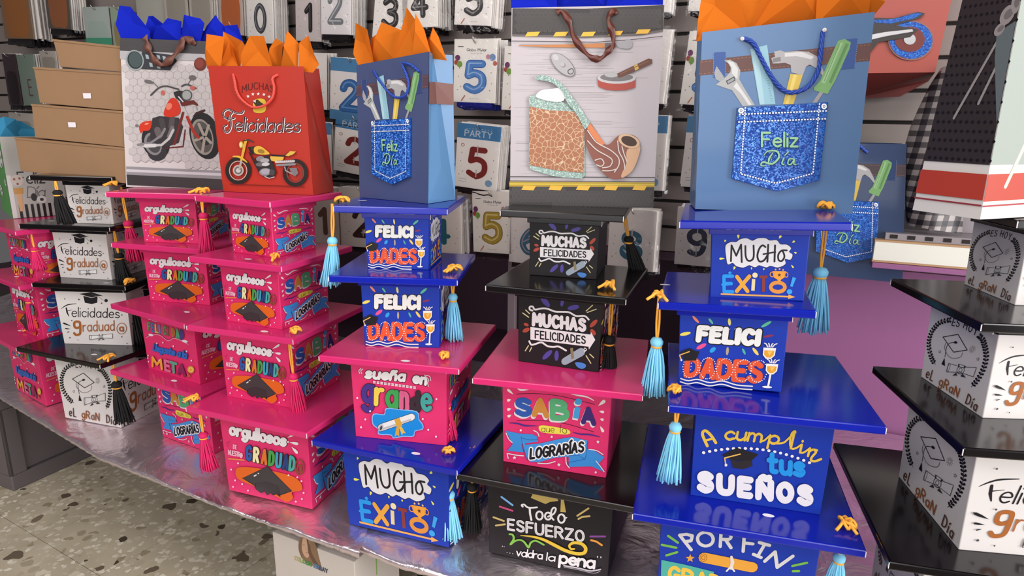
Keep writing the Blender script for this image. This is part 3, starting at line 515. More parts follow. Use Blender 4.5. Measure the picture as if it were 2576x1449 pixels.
# ---------------------------------------------------------------- the setting
FZ = -.35
def floor_mat():
    m = bpy.data.materials.new('terrazzo'); m.use_nodes = True; nt = m.node_tree; b = nt.nodes['Principled BSDF']
    g = nd(nt, 'ShaderNodeNewGeometry'); base = 'a39a8a'; prev = None
    ns = nd(nt, 'ShaderNodeTexNoise'); ns.inputs['Scale'].default_value = 9; ns.inputs['Detail'].default_value = 6;  nt.links.new(g.outputs['Position'], ns.inputs['Vector'])
    r0 = nd(nt, 'ShaderNodeValToRGB'); r0.color_ramp.elements[0].color = lin('a0947f'); r0.color_ramp.elements[1].color = lin('c9bda6'); nt.links.new(ns.outputs['Fac'], r0.inputs[0]); prev = r0.outputs[0]
    for i, (sc_, cut, sel, cols) in enumerate(((60, .46, .60, ('aea28c', 'e0d8c6')), (36, .44, .45, ('94876f', 'd6ccb8')), (20, .34, .24, ('463c32', '80705e')))):
        w = nd(nt, 'ShaderNodeTexNoise'); w.inputs['Scale'].default_value = sc_*.9; nt.links.new(g.outputs['Position'], w.inputs['Vector'])
        ad = nd(nt, 'ShaderNodeVectorMath', operation='MULTIPLY_ADD'); ad.inputs[1].default_value = (1.3/sc_,)*3; nt.links.new(w.outputs['Color'], ad.inputs[0]); nt.links.new(g.outputs['Position'], ad.inputs[2])
        v = nd(nt, 'ShaderNodeTexVoronoi'); v.inputs['Scale'].default_value = sc_; nt.links.new(ad.outputs[0], v.inputs['Vector'])
        lt = nd(nt, 'ShaderNodeMath', operation='LESS_THAN'); lt.inputs[1].default_value = cut; nt.links.new(v.outputs['Distance'], lt.inputs[0])
        sp = nd(nt, 'ShaderNodeSeparateColor'); nt.links.new(v.outputs['Color'], sp.inputs[0]); l2 = nd(nt, 'ShaderNodeMath', operation='LESS_THAN'); l2.inputs[1].default_value = sel; nt.links.new(sp.outputs[0], l2.inputs[0])
        mu = nd(nt, 'ShaderNodeMath', operation='MULTIPLY'); nt.links.new(lt.outputs[0], mu.inputs[0]); nt.links.new(l2.outputs[0], mu.inputs[1])
        r = nd(nt, 'ShaderNodeValToRGB'); r.color_ramp.elements[0].color = lin(cols[0]); r.color_ramp.elements[1].color = lin(cols[1]); nt.links.new(sp.outputs[1], r.inputs[0])
        mx = nd(nt, 'ShaderNodeMix', data_type='RGBA'); nt.links.new(mu.outputs[0], mx.inputs[0]); nt.links.new(prev, mx.inputs[6]); nt.links.new(r.outputs[0], mx.inputs[7]); prev = mx.outputs[2]
    nt.links.new(prev, b.inputs['Base Color']); b.inputs['Roughness'].default_value = .45
    return m
TER = floor_mat(); GROUT = mat('floor_grout', '4c453d', .9)
mb = MB(); mb.box((-5, -2.5, FZ-.06), (3.5, 4.6, FZ-.006)); flo = tag(mb.build('floor', GROUT), kind='structure')
ta = math.radians(60); tu = Vector((cos(ta), sin(ta), 0)); tv = Vector((-sin(ta), cos(ta), 0)); org = Vector((-1.31, 1.62, 0)); tw = .30
tb = MB(); tb.box((.0009, .0009, -.006), (tw-.0009, tw-.0009, 0)); tme = tb.mesh('floor_tile'); tme.materials.append(TER)
tc_ = []
for i in range(-12, 16):
    for j in range(-12, 12):
        p = org+tu*(i*tw)+tv*(j*tw); c = p+tu*tw/2+tv*tw/2
        if not (-3.4 < c.x < 1.6 and .1 < c.y < 3.3): continue
        tc_.append((hypot(c.x+.9, c.y-1.4), p))
tc_.sort(key=lambda t: t[0])
for k, (d, p) in enumerate(tc_[:230]):
    o = bpy.data.objects.new('floor_tile', tme); sc.collection.objects.link(o); o.parent = flo; o.location = (p.x, p.y, FZ); o.rotation_euler = (0, 0, ta)
# slatwall: a backing board with slats standing proud, grooves between
SLAT = mat('slatwall_laminate', '7f7571', .55, noise=.08, nscale=3); DARK = mat('groove_dark', '1c1413', .8); PURP = mat('purple_paint', '8c5480', .55, noise=.06, nscale=4)
def wallbox(mb, s0, s1, o0, o1, z0, z1, col=None):
    vs = [wall(s, o, z) for z in (z0, z1) for s, o in ((s0, o1), (s1, o1), (s1, o0), (s0, o0))]
    mb.add(vs, [(3, 2, 1, 0), (4, 5, 6, 7), (0, 1, 5, 4), (1, 2, 6, 5), (2, 3, 7, 6), (3, 0, 4, 7)], col)
mb = MB(); wallbox(mb, -3.4, 2.6, -.08, -.014, .43, 2.2); wb = tag(mb.build('wall_back', DARK), kind='structure')
for k in range(-5, 10):
    z0 = .805+k*.0755+.005; mb = MB(); wallbox(mb, -3.4, 2.6, -.014, 0, z0, z0+.0665)
    if z0 > .42: mb.build('slat', SLAT, wb, bevel=.002)
sb = (wp(1880, 850, 0)-Vector((0, WY, 0))).dot(WR)
mb = MB(); wallbox(mb, sb, 2.6, -.06, .012, FZ, .437); tag(mb.build('trim_1', PURP), kind='structure')
PDK = mat('dark_purple_paint', '3c2434', .6); mb = MB(); wallbox(mb, -3.4, sb, -.50, -.46, FZ, .43); tag(mb.build('trim_2', PDK), kind='structure')  # shade painted in as a darker purple; recess added to deepen it
mb = MB(); wallbox(mb, -3.4, sb, -.46, -.0, .405, .43); tag(mb.build('trim_3', PDK), kind='structure')  # soffit of the added recess, in the same shade-darkened purple
mb = MB(); wallbox(mb, -3.4, sb, -.46, .03, -.07, -.047); tag(mb.build('trim_4', PDK), kind='structure')  # floor of the added recess, shade in its colour too
# ---------------------------------------------------------------- bench, foil cloth, crates
FE = [(-2.3, 2.36), (-1.501, 1.812), (-.999, 1.465), (-.612, 1.262), (-.413, 1.168), (-.284, 1.105)]
FE2 = [(-.33, 1.15), (-.20, 1.078), (-.076, 1.034), (.25, .91), (.62, .76), (1.15, .56)]
def foil_mat():
    m = bpy.data.materials.new('metallic_foil'); m.use_nodes = True; nt = m.node_tree; b = nt.nodes['Principled BSDF']
    b.inputs['Metallic'].default_value = .9; b.inputs['Roughness'].default_value = .28; b.inputs['Base Color'].default_value = lin('efe0e8')
    tc = nd(nt, 'ShaderNodeTexCoord'); n = nd(nt, 'ShaderNodeTexNoise'); n.inputs['Scale'].default_value = 9; n.inputs['Detail'].default_value = 7; n.inputs['Distortion'].default_value = 1.3
    nt.links.new(tc.outputs['Object'], n.inputs['Vector']); v = nd(nt, 'ShaderNodeTexVoronoi', feature='DISTANCE_TO_EDGE'); v.inputs['Scale'].default_value = 14; nt.links.new(tc.outputs['Object'], v.inputs['Vector'])
    b1 = nd(nt, 'ShaderNodeBump'); b1.inputs['Strength'].default_value = .85; b1.inputs['Distance'].default_value = .012; nt.links.new(n.outputs['Fac'], b1.inputs['Height'])
    b2 = nd(nt, 'ShaderNodeBump'); b2.inputs['Strength'].default_value = .12; b2.inputs['Distance'].default_value = .01; nt.links.new(v.outputs[0], b2.inputs['Height']); nt.links.new(b1.outputs[0], b2.inputs['Normal'])
    nt.links.new(b2.outputs[0], b.inputs['Normal']); return m
FOIL = foil_mat()
def lerpoly(P, x):
    for (a, b), (c, d) in zip(P, P[1:]):
        if x <= c: return b+(d-b)*(x-a)/(c-a)
    return P[-1][1]
def foil(name, P, x0, x1, z, nx, ny, label, seed):
    rr = random.Random(seed); ph = [rr.uniform(0, 6) for _ in range(8)]; vs = []; fs = []; rows = ny+4
    for i in range(nx+1):
        x = x0+(x1-x0)*i/nx; yf = lerpoly(P, x); yb = WY-WT*x-.03
        for j in range(rows):
            if j < 4:
                zz = [-.022, -.016, -.006, 0][j]; y = yf+[.004, -.004, -.005, 0][j]+.0006*sin(x*260+ph[0])*(j < 2); zz += .0008*sin(x*190+ph[1])*(j < 3)
            else: t = (j-3)/(ny); y = yf+(yb-yf)*t; zz = 0
            fr = math.exp(-((y-yf)/.10)**2); w = -.0040*fr*abs(sin((x*cos(.5)+y*sin(.5))*38+ph[2]))-.0015*fr*abs(sin((x*1.2-y*.9)*71+ph[3]))
            if -.85 < x < -.35: w -= .011*fr*abs(sin((x*.9+y*.5)*33))*sin((x+.85)/.5*pi)
            vs.append((x, y, z+zz+(w if j > 2 else 0)))
    for i in range(nx):
        for j in range(rows-1): a = i*rows+j; fs.append((a, a+rows, a+rows+1, a+1))
    mb = MB(); mb.add(vs, fs, None, True); return tag(mb.build(name, FOIL), label, 'tablecloth', 'foil sheets on the bench')
foil('foil_cloth', FE, -2.3, -.284, -.0002, 260, 26, 'crinkled pinkish silver foil sheet covering the left half of the low bench', 3)
foil('foil_cloth', FE2, -.33, 1.15, -.0022, 180, 24, 'silver foil sheet covering the right half of the low bench', 5)
BOARD = mat('bench_board', '3a312c', .6)
mb = MB(); P = FE[:-1]+FE2[1:]
top = [(x+.02, y+.05, -.0265) for x, y in P]+[(1.15, WY-WT*1.15-.035, -.0265), (-2.3, WY+WT*2.3-.035, -.0265)]
n = len(top); mb.add([(x, y, -.026) for x, y, z in top]+[(x, y, -.046) for x, y, z in top], [tuple(range(n)), tuple(range(2*n-1, n-1, -1))]+[((i+1) % n, i, n+i, n+(i+1) % n) for i in range(n)])
bench = empty('display_bench', (0, 1.7, FZ)); tag(bench, 'low board bench running along the slatwall under the stacked boxes', 'bench')
b = mb.build('bench_top', BOARD, bench); b.location = (0, -1.7, -FZ)
for x, y in ((.9, 1.2), (.9, 1.0), (.35, 1.5), (-.1, 1.75), (-1.0, 2.2), (-2.0, 2.7)):
    mb = MB(); mb.box((x-.02, y-1.72, 0), (x+.02, y-1.68, -.046-FZ)); mb.build('leg', BOARD, bench)
CR = mat('grey_plastic', '5d5557', .45)
def crate(c, rz, w, d, h, label):
    r = empty('storage_crate', c, rz); tag(r, label, 'crate', 'crates under the bench'); mb = MB()
    mb.box((-w/2, -d/2, 0), (w/2, d/2, .05)); mb.box((-w/2+.012, -d/2+.012, .05), (w/2-.012, d/2-.012, h-.03)); mb.box((-w/2, -d/2, h-.03), (w/2, d/2, h)); mb.build('crate_body', CR, r, bevel=.004)
    for sx in (-1, 1):
        for k in (.0,):
            mb = MB(); mb.box((sx*(w/2-.03)-.03, -d/2, .05), (sx*(w/2-.03)+.03, -d/2+.012, h-.03)); mb.build('corner_post', CR, r, bevel=.003)
            mb = MB(); mb.box((w/2-.012, sx*(d/2-.025)-.025, .05), (w/2, sx*(d/2-.025)+.025, h-.03)); mb.build('corner_post', CR, r, bevel=.003)
cz = gp(182, 1203, FZ)
crate((cz.x-.17, cz.y+.12, FZ), -.42, .24, .34, .30, 'dark grey plastic crate standing on the floor under the left end of the bench')
# spray carton under the bench
def carton(name, BLw, yaw, w, d, h, m, label, cat, group=None, lean=0):
    r = empty(name, BLw, yaw); tag(r, label, cat, group); mb = MB(); mb.box((0, 0, 0), (w, d, h)); mb.build('carton_body', m, r, bevel=.0015); return r
WBOX = mat('white_carton', 'b9b0a8', .6); a = gp(890, 1390, -.028); c0 = gp(683, 1315, -.028); yw = atan2(a.y-c0.y, a.x-c0.x); w_ = (a-c0).length
sp_ = carton('spray_carton', (c0.x, c0.y, FZ), yw, w_, .145, -.05-FZ, WBOX, 'white carton with a long haired face and COLOUR SPRAY lettering under the bench', 'box')
hh = -.05-FZ
A = Art(((683, 1302), (887, 1375), (890, 1600), (690, 1520)), )
A = Art(((160, 275), (1600, 815), (1655, 3650), (235, 3150)))
A.poly([(700, 310), (780, 330), (880, 370), (960, 520), (1000, 760), (1045, 1070), (900, 990), (760, 920), (690, 800), (645, 660), (650, 460)], '8a6c52', True)
A.poly([(730, 380), (800, 360), (850, 480), (840, 700), (800, 810), (740, 760), (705, 600)], 'c9a288', True)
A.stroke([(800, 350), (830, 520), (850, 700), (930, 900), (990, 1010)], [20, 46, 60, 70, 40], '6c4e3a', sm=True); A.stroke([(700, 420), (670, 560), (680, 720), (700, 820)], [20, 34, 30, 16], '7a5c46', sm=True)
A.stroke([(725, 520), (755, 525)], 10, '5a4438'); A.stroke([(775, 690), (815, 700)], 14, 'a8645a'); A.stroke([(780, 560), (775, 630), (795, 640)], 6, 'a87c68')
A.text('COLOUR SPRAY', 565, 880, 1150, 1110, 90, 16, '7a8a5c', cols=['c0a46a', 'b8a860', '9aa85c', '6a9a54', '4a8a4c', '4a8a4c', '6a9ab0', '6a98b8', '5f86b0', '4c5c80', '4a4c60', '4a4c60'], gap=2)
A.build('printed_design', sp_, bil(Vector((0, 0, 0)), Vector((w_, 0, 0)), Vector((w_, 0, hh)), Vector((0, 0, hh))), Vector((0, -1, 0)))
A = Art(((1600, 815), (2395, 700), (2390, 3350), (1655, 3650)))
A.text('COLOUR SPRAY', 1990, 1500, 1985, 560, 70, 16, '5c86c8', cols=['8ab85c']*6+['5c86c8']*6, gap=1.4)
A.ring(2165, 830, 38, 46, 8, '3a3c3e'); A.poly([(2620, 600), (2610, 560)], 'ffffff')
A.build('printed_side', sp_, bil(Vector((w_, 0, 0)), Vector((w_, .145, 0)), Vector((w_, .145, hh)), Vector((w_, 0, hh))), Vector((1, 0, 0)))
STEEL = mat('brushed_steel', 'b5b0b2', .35, 1)
u_ = wp(1287, 700, .03); mb = MB(); s0 = (u_-Vector((0, WY, 0))).dot(WR); wallbox(mb, s0-.013, s0+.013, .012, .032, 0.002, .62)
tag(mb.build('metal_upright', mat('clear_acrylic', '7d7076', .3), bevel=.002), 'narrow grey metal upright on the dark panel between the blue and black stacks', 'post')

# ---------------------------------------------------------------- tassels and graduation cap boxes
YEL = mat('yellow_cord', 'f0a83c', .75, sheen=.3)
THR = {'pink': mat('magenta_yarn', 'd01a60', .8), 'blue': mat('light_blue_yarn', '82cdee', .8), 'black': mat('black_yarn', '0d0b0d', .85)}
def knot(parent, p, seed, s=1.0, tails=1):
    rr = random.Random(seed); mb = MB(); r = .0017*s
    for k in range(3):
        a0 = rr.uniform(0, 6.28); R_ = rr.uniform(.004, .007)*s; L = []
        for i in range(13):
            t = 2*pi*i/12; q = Vector((cos(t)*R_+R_*.5, sin(t)*R_*.6, .0028*s+abs(sin(t))*.006*s*rr.uniform(.7, 1.1)))
            L.append(p+Matrix.Rotation(a0, 3, 'Z') @ q)
        mb.tube(L, r, 6)
    for k in range(tails):
        a = rr.uniform(3.4, 6.0); L = [p+Vector((cos(a)*d*s, sin(a)*d*s, z*s)) for d, z in ((0, .006), (.006, .008), (.012, .005), (.018, .003))]; mb.tube(L, r, 6)
    return mb.build('cord_knot', YEL, parent)
def tassel(root, p, L, col, dx, seed, dy=0.0, hf=.36, thick=1.0):
    """p local point under the lid, L whole length down; hf share taken by the cord"""
    t = bpy.data.objects.new('tassel', None); t.empty_display_size = .01; sc.collection.objects.link(t); t.parent = root; t.location = p
    rr = random.Random(seed); fl = L*(1-hf); cl = L*hf-.004; Lx = dx; sway = lambda z: Vector((Lx*(z/L)**1.5, dy*(z/L)**1.5, -z))
    mb = MB()
    for sg in (-1, 1):
        mb.tube([sway(cl*i/7)+Vector((sg*.0016*sin(pi*i/7)+sg*.0008, 0, .006 if i == 0 else 0)) for i in range(8)], .0019, 6)
    mb.build('cord', YEL, t)
    hd = fl*.16; c = sway(cl+hd*.4); hr = .0085*thick*(L/.13)**.5
    mb = MB(); mb.lathe([(.0008, hd*.62), (hr*.7, hd*.5), (hr, hd*.15), (hr*.95, -hd*.2), (hr*.6, -hd*.5)], c, 12); mb.build('tassel_head', THR[col], t)
    mb = MB(); mb.lathe([(hr*.66, 0), (hr*.86, -.0012), (hr*.86, -.0030), (hr*.66, -.0042)], c+Vector((0, 0, -hd*.32)), 12); mb.build('binding', YEL, t)
    mb = MB(); z0 = cl+hd*.75; R1 = hr*2.05; N = 54
    for k in range(N):
        a = 2.399*k; q = math.sqrt((k+.5)/N); zl = (L-z0)*rr.uniform(.93, 1.03); w1, w2 = rr.uniform(-.0014, .0014), rr.uniform(-.0014, .0014); L_ = []
        for i in range(6):
            f = i/5; R_ = hr*.62+(R1-hr*.62)*f**.75; L_.append(sway(z0+zl*f)+Vector((cos(a)*R_*q+w1*sin(f*5), sin(a)*R_*q*.8+w2*sin(f*4), 0)))
        mb.tube(L_, .0014*thick, 5, cap=True)
    mb.build('fringe', THR[col], t)
    return t
BODY = {'pink': mat('pink_print_card', 'd02a64', .42, spec=.4), 'blue': mat('blue_print_card', '15329a', .45, spec=.25), 'black': mat('black_print_card', '151013', .5, spec=.3), 'white': mat('white_print_card', 'c9c3c1', .5, coat=.1)}
LID = {'pink': mat('pink_gloss_lid', 'c82a68', .2, coat=0, spec=.45), 'blue': mat('blue_gloss_lid', '0c1c98', .14, coat=0, spec=.5), 'black': mat('black_gloss_lid', '0d090c', .16, coat=0, spec=.5)}
EDGE = mat('raw_card_edge', 'd9cfd0', .7)
LIPT = .013; COL = .014
SK = []
def capbox(x, y, yaw, S, b, zb, zt, lyaw, body, lid, front, right, label, cat='box', group='graduation cap boxes in stacks', knotpx=None, tas=None, sticker=None, lx=0, ly=0, tilt=0):
    r = empty('graduation_cap_box', (x, y, zb+tilt*b*.42), yaw); r.rotation_euler = (Matrix.Rotation(yaw, 3, 'Z') @ Matrix.Rotation(-tilt, 3, 'Y')).to_euler(); tag(r, label, cat, group)
    h = zt-zb; hb = h-LIPT-COL; t = b*1.03; hb2 = b/2; t2 = t/2
    mb = MB(); vs = [(-hb2, -hb2, 0), (hb2, -hb2, 0), (hb2, hb2, 0), (-hb2, hb2, 0), (-t2, -t2, h-LIPT-.001), (t2, -t2, h-LIPT-.001), (t2, t2, h-LIPT-.001), (-t2, t2, h-LIPT-.001)]
    mb.add(vs, [(3, 2, 1, 0), (4, 5, 6, 7), (0, 1, 5, 4), (1, 2, 6, 5), (2, 3, 7, 6), (3, 0, 4, 7)]); bd = mb.build('box_body', BODY[body], r, bevel=.0012)
    tt = hb2+(t2-hb2)*hb/(h-LIPT)
    c = [Vector(q) for q in ((-hb2, -hb2, 0), (hb2, -hb2, 0), (hb2, hb2, 0), (tt, tt, hb), (tt, -tt, hb), (-tt, -tt, hb))]
    if front: design(front).build('printed_front', r, bil(c[0], c[1], c[4], c[5]), Vector((0, -1, 0)))
    if right: design(right).build('printed_side', r, bil(c[1], c[2], c[3], c[4]), Vector((1, 0, 0)))
    l = bpy.data.objects.new('lid', None); l.empty_display_size = .02; sc.collection.objects.link(l); l.parent = r; l.location = (lx, ly, h); l.rotation_euler = (0, 0, lyaw-yaw)
    mb = MB(); s = S/2; mb.box((-s, -s, -LIPT), (s, s, 0)); mb.build('lid_board', LID[lid], l, bevel=.0022)
    k = t2*1.055; mb = MB(); mb.box((-k, -k, h-LIPT-COL), (k, k, h-LIPT)); mb.build('lid_collar', LID[lid], r, bevel=.001)
    mb = MB()
    for sx in (-1, 1): mb.box((sx*s-(.0006 if sx > 0 else -.0006)-.0006, -s-.0004, -LIPT+.002), (sx*s-(.0006 if sx > 0 else -.0006)+.0006, -s+.0006, -.0022))
    mb.box((k-.0007, -k-.0004, h-LIPT-COL-.0005), (k+.0004, -k+.0007, h-LIPT-.001), M=Matrix.Translation((0, 0, -h))); mb.build('corner_seam', EDGE, l)
    Mi = Matrix.Translation((x, y, zb)) @ Matrix.Rotation(yaw, 4, 'Z'); Mi = Mi.inverted()
    if sticker:
        q = Mi @ gp(sticker[0], sticker[1], zt); mb = MB(); mb.add([q+Vector((.009*cos(2*pi*i/14), .0048*sin(2*pi*i/14), .0003)) for i in range(14)], [tuple(range(14))]); mb.build('price_sticker', mat('sticker_paper', 'e9e2e8', .5), r)
    if knotpx:
        kx, ky, tails = knotpx; q = Mi @ gp(kx, ky, zt); knot(r, q, kx, 1.45, tails)
    if tas:
        kx, ky, py1, col, ddx, hf = tas[:6]; g = gp(kx, ky, zt-LIPT); g2 = Vector((g.x, g.y, g.z)); lo, hi = .02, .4
        for _ in range(20):
            mid = (lo+hi)/2
            if proj(g2-Vector((0, 0, mid)))[1] < py1: lo = mid
            else: hi = mid
        zc = (g2-CO).dot(FW); wx = ddx/F*zc; dl = Matrix.Rotation(-yaw, 3, 'Z') @ Vector((wx, 0, 0))
        tassel(r, Mi @ g2, lo, col, dl.x, kx, dl.y, hf, tas[6] if len(tas) > 6 else 1.0)
    return r
# x, y, body yaw, lid yaw, lid size, body size, z bottom, z top (metres), measured for each box
B_ = [
('E1', -.2108, 1.2866, -.0998, -.0858, .2078, .1189, .5225, .6457, 'blue', 'blue', 'felici', 'mucho', 'small blue cap box printed FELICIDADES under the small denim gift bag', dict(knotpx=(863, 512, 0), tas=(836, 520, 718, 'blue', -16, .42, 1.1), sticker=(912, 505))),
('E2', -.2054, 1.2747, -.0549, -.0776, .2358, .1439, .3753, .5225, 'blue', 'blue', 'felici', 'mucho', 'blue cap box printed FELICIDADES, second from top, resting on a pink lid', dict(knotpx=(1143, 684, 2), tas=(1138, 690, 853, 'blue', 4, .34, 1.1))),
('E3', -.1934, 1.2536, -.1847, -.2164, .2693, .1829, .1982, .3753, 'pink', 'pink', 'suena', 'meta', 'pink cap box printed sueña en grande with a rolled diploma', dict(knotpx=(1122, 903, 0), tas=(1122, 906, 1105, 'pink', 2, .55), sticker=(1020, 908))),
('E4', -.1833, 1.2560, -.3374, -.3543, .3085, .2216, 0, .1982, 'blue', 'blue', 'mucho', 'felici', 'large blue cap box printed MUCHO ÉXITO standing on the foil, bottom of its stack', dict(knotpx=(1127, 1144, 0), tas=(1127, 1150, 1352, 'blue', 6, .45, 1.15), sticker=(1046, 1141))),
('F1', .1082, 1.2459, -.2547, -.2458, .2163, .1244, .5201, .6456, 'black', 'black', 'muchas', None, 'small black cap box printed MUCHAS FELICIDADES under the pipe and lighter gift bag', dict(tas=(1572, 531, 700, 'black', 52, .41, 1.15))),
('F2', .1100, 1.1990, -.3537, -.3327, .2462, .1503, .3675, .5201, 'black', 'black', 'muchas', 'felici', 'black cap box printed MUCHAS FELICIDADES, second from top, on a pink lid', dict(knotpx=(1535, 726, 2), tas=(1540, 735, 985, 'black', -4, .46, 1.15))),
('F3', .1071, 1.1814, -.2899, -.2252, .2900, .1915, .1835, .3675, 'pink', 'pink', 'sabia', None, 'pink cap box printed SABÍA que lo LOGRARÍAS between two black boxes', dict()),
('F4', .1071, 1.1740, -.3233, -.3188, .3213, .2273, 0, .1835, 'black', 'black', 'todo', None, 'large black cap box printed Todo ESFUERZO valdra la pena in white and gold', dict(knotpx=(1186, 1142, 1), tas=(1188, 1158, 1335, 'black', -2, .36, 1.1))),
('G1', .4005, 1.0694, -.28, -.28, .2358, .1376, .5294, .6585, 'blue', 'blue', 'mucho', None, 'small blue cap box printed MUCHO ÉXITO under the large denim pocket gift bag', dict(tilt=.042, knotpx=(2083, 540, 0), tas=(2086, 546, 845, 'blue', -10, .48, 1.25))),
('G2', .3715, 1.0713, -.28, -.28, .2270, .1575, .3844, .5294, 'blue', 'blue', 'felici', None, 'blue cap box printed FELICIDADES in the stack beside the purple panel', dict(tilt=.03, knotpx=(1665, 752, 2), tas=(1664, 756, 990, 'blue', -6, .42, 1.15), sticker=(1680, 715))),
('G3', .4188, 1.0449, -.2686, -.2183, .3024, .1973, .2046, .3844, 'blue', 'blue', 'cumplir', None, 'blue cap box printed A cumplir tus SUEÑOS with a black mortarboard', dict(knotpx=(1703, 990, 0), tas=(1706, 1006, 1208, 'blue', -8, .32, 1.15))),
('G4', .3979, 1.0398, -.2946, -.2644, .3338, .2333, 0, .2046, 'blue', 'blue', 'porfin', None, 'large blue cap box printed POR FIN with an orange diploma, bottom of its stack', dict(knotpx=(2125, 1325, 2), tas=(2120, 1345, 1520, 'blue', 0, .32, 1.15), sticker=(1933, 1297))),
('D1', -.5040, 1.3857, -.4726, -.4588, .2046, .1171, .5236, .6442, 'pink', 'pink', 'orgullosos', 'sabia', 'small pink cap box printed orgullosos de nuestr@ graduad@ under the red gift bag', dict(knotpx=(510, 489, 1), tas=(506, 490, 637, 'pink', 0, .35, 1.2))),
('D2', -.5055, 1.3828, -.4, -.3679, .2328, .1487, .379, .5236, 'pink', 'pink', 'orgullosos', 'sabia', 'pink cap box printed orgullosos, second from top, its tassel in front of the near corner', dict(knotpx=(690, 655, 1), tas=(702, 662, 845, 'pink', 6, .45), sticker=(624, 652))),
('D3', -.5078, 1.3946, -.3489, -.3246, .262, .1714, .207, .379, 'pink', 'pink', 'orgullosos', 'sabia', 'pink cap box printed orgullosos, third from top, its tassel hanging against the near edge', dict(knotpx=(738, 840, 0), tas=(727, 848, 1045, 'pink', 12, .49), sticker=(665, 834))),
('D4', -.4802, 1.3746, -.3331, -.3756, .3103, .2162, 0, .207, 'pink', 'pink', 'orgullosos', 'sabia', 'large pink cap box printed orgullosos de nuestr@ graduad@ standing on the foil', dict(knotpx=(494, 1008, 2), tas=(500, 1018, 1180, 'pink', 10, .46, 1.15))),
('C1', -.7922, 1.6005, -.1093, -.0941, .2298, .1361, .5088, .631, 'pink', 'pink', 'orgullosos', 'sabia', 'small pink cap box printed orgullosos under the motorcycle gift bag', dict(knotpx=(290, 470, 2), tas=(306, 476, 655, 'pink', 16, .47, 1.25))),
('C2', -.7809, 1.6201, -.2245, -.2669, .2587, .1664, .3614, .5088, 'pink', 'pink', 'orgullosos', 'sabia', 'pink cap box printed orgullosos, second from top, behind the small box with the red bag', dict()),
('C3', -.7591, 1.5752, -.5201, -.5447, .2927, .1984, .1925, .3614, 'pink', 'pink', 'meta', 'orgullosos', 'pink cap box printed FELICIDAD Llegaste a la META, third in its stack', dict(sticker=(470, 785))),
('C4', -.7613, 1.5971, -.4853, -.4853, .3313, .1922, 0, .1925, 'pink', 'pink', 'sabia', 'orgullosos', 'pink cap box printed SABÍA, bottom of the stack beside the white box', dict(sticker=(438, 958))),
('B0', -1.0611, 1.7291, -.111, -.1118, .2175, .1158, .5299, .6538, 'white', 'black', 'felgrad', 'felgrad', 'small white cap box printed Felicidades graduad@ under the brown cartons', dict(tas=(140, 462, 562, 'black', 14, .22, 1.5))),
('B1', -1.1038, 1.7631, -.1592, -.1278, .2496, .152, .3815, .5299, 'white', 'black', 'felgrad', 'felgrad', 'white cap box printed Felicidades graduad@, second from top under a black lid', dict(knotpx=(284, 560, 0), tas=(286, 574, 722, 'black', 12, .46, 1.3), sticker=(130, 556))),
('B2', -1.0884, 1.754, -.0416, -.086, .2519, .1839, .209, .3815, 'white', 'black', 'felgrad', 'felgrad', 'white cap box printed Felicidades graduad@, third from top, tassel over its right edge', dict(knotpx=(328, 714, 1), tas=(324, 716, 862, 'black', 6, .37, 1.3), sticker=(268, 712))),
('B3', -1.0868, 1.7216, -.3013, -.3865, .3133, .1938, 0, .209, 'white', 'black', 'eshoy', 'felgrad', 'large white cap box printed ES HOY el gran Día standing on the foil', dict(knotpx=(275, 905, 2), tas=(284, 916, 1060, 'black', 10, .34, 1.4), sticker=(237, 892))),
('A2', -1.27, 1.80, -.6, -.6, .24, .15, .367, .515, 'pink', 'pink', 'meta', 'orgullosos', 'pink cap box printed META at the left edge, under the football gift bag', dict(tas=(78, 588, 680, 'pink', 8, .42, 1.3))),
('A3', -1.305, 1.85, -.6, -.62, .275, .175, .195, .367, 'pink', 'pink', 'orgullosos', 'sabia', 'pink cap box printed orgullosos, middle one at the left edge of the bench', dict(knotpx=(66, 690, 1), tas=(64, 708, 830, 'pink', 10, .36, 1.4), sticker=(42, 696))),
('A4', -1.333, 1.867, -.6, -.62, .31, .2, 0, .195, 'pink', 'pink', 'meta', 'orgullosos', 'pink cap box printed META, bottom one at the left edge of the bench', dict(knotpx=(85, 835, 2), tas=(84, 850, 960, 'pink', 6, .22, 1.5), sticker=(50, 832))),
('H1', .7859, .9726, -1.6551, -1.6551, .2254, .1266, .5516, .6801, 'white', 'black', 'eshoy', 'felgrad', 'small white ES HOY cap box at the right edge under the golf gift bag', dict()),
('H2', .7461, .9398, -1.607, -1.6542, .2537, .1557, .3997, .5516, 'white', 'black', 'eshoy', 'felgrad', 'white cap box at the right edge, second from top, wreath print on its shaded side', dict()),
('H3', .7461, .9035, -1.7076, -1.6964, .2966, .2005, .2204, .3997, 'white', 'black', 'eshoy', 'felgrad', 'larger white cap box at the right edge, third from top, bright Felicidades front', dict()),
('H4', .7386, .9212, -1.8136, -1.8136, .3598, .2087, 0, .2204, 'white', 'black', 'eshoy', 'felgrad', 'largest white cap box at the right edge under the lowest black lid', dict()),
]
for n, x, y, yw_, ly_, S_, b_, z0, z1, bo, li, fr, ri, lab, kw in B_:
    capbox(x, y, yw_, S_, b_, z0, z1, ly_, bo, li, fr, ri, lab, **kw)

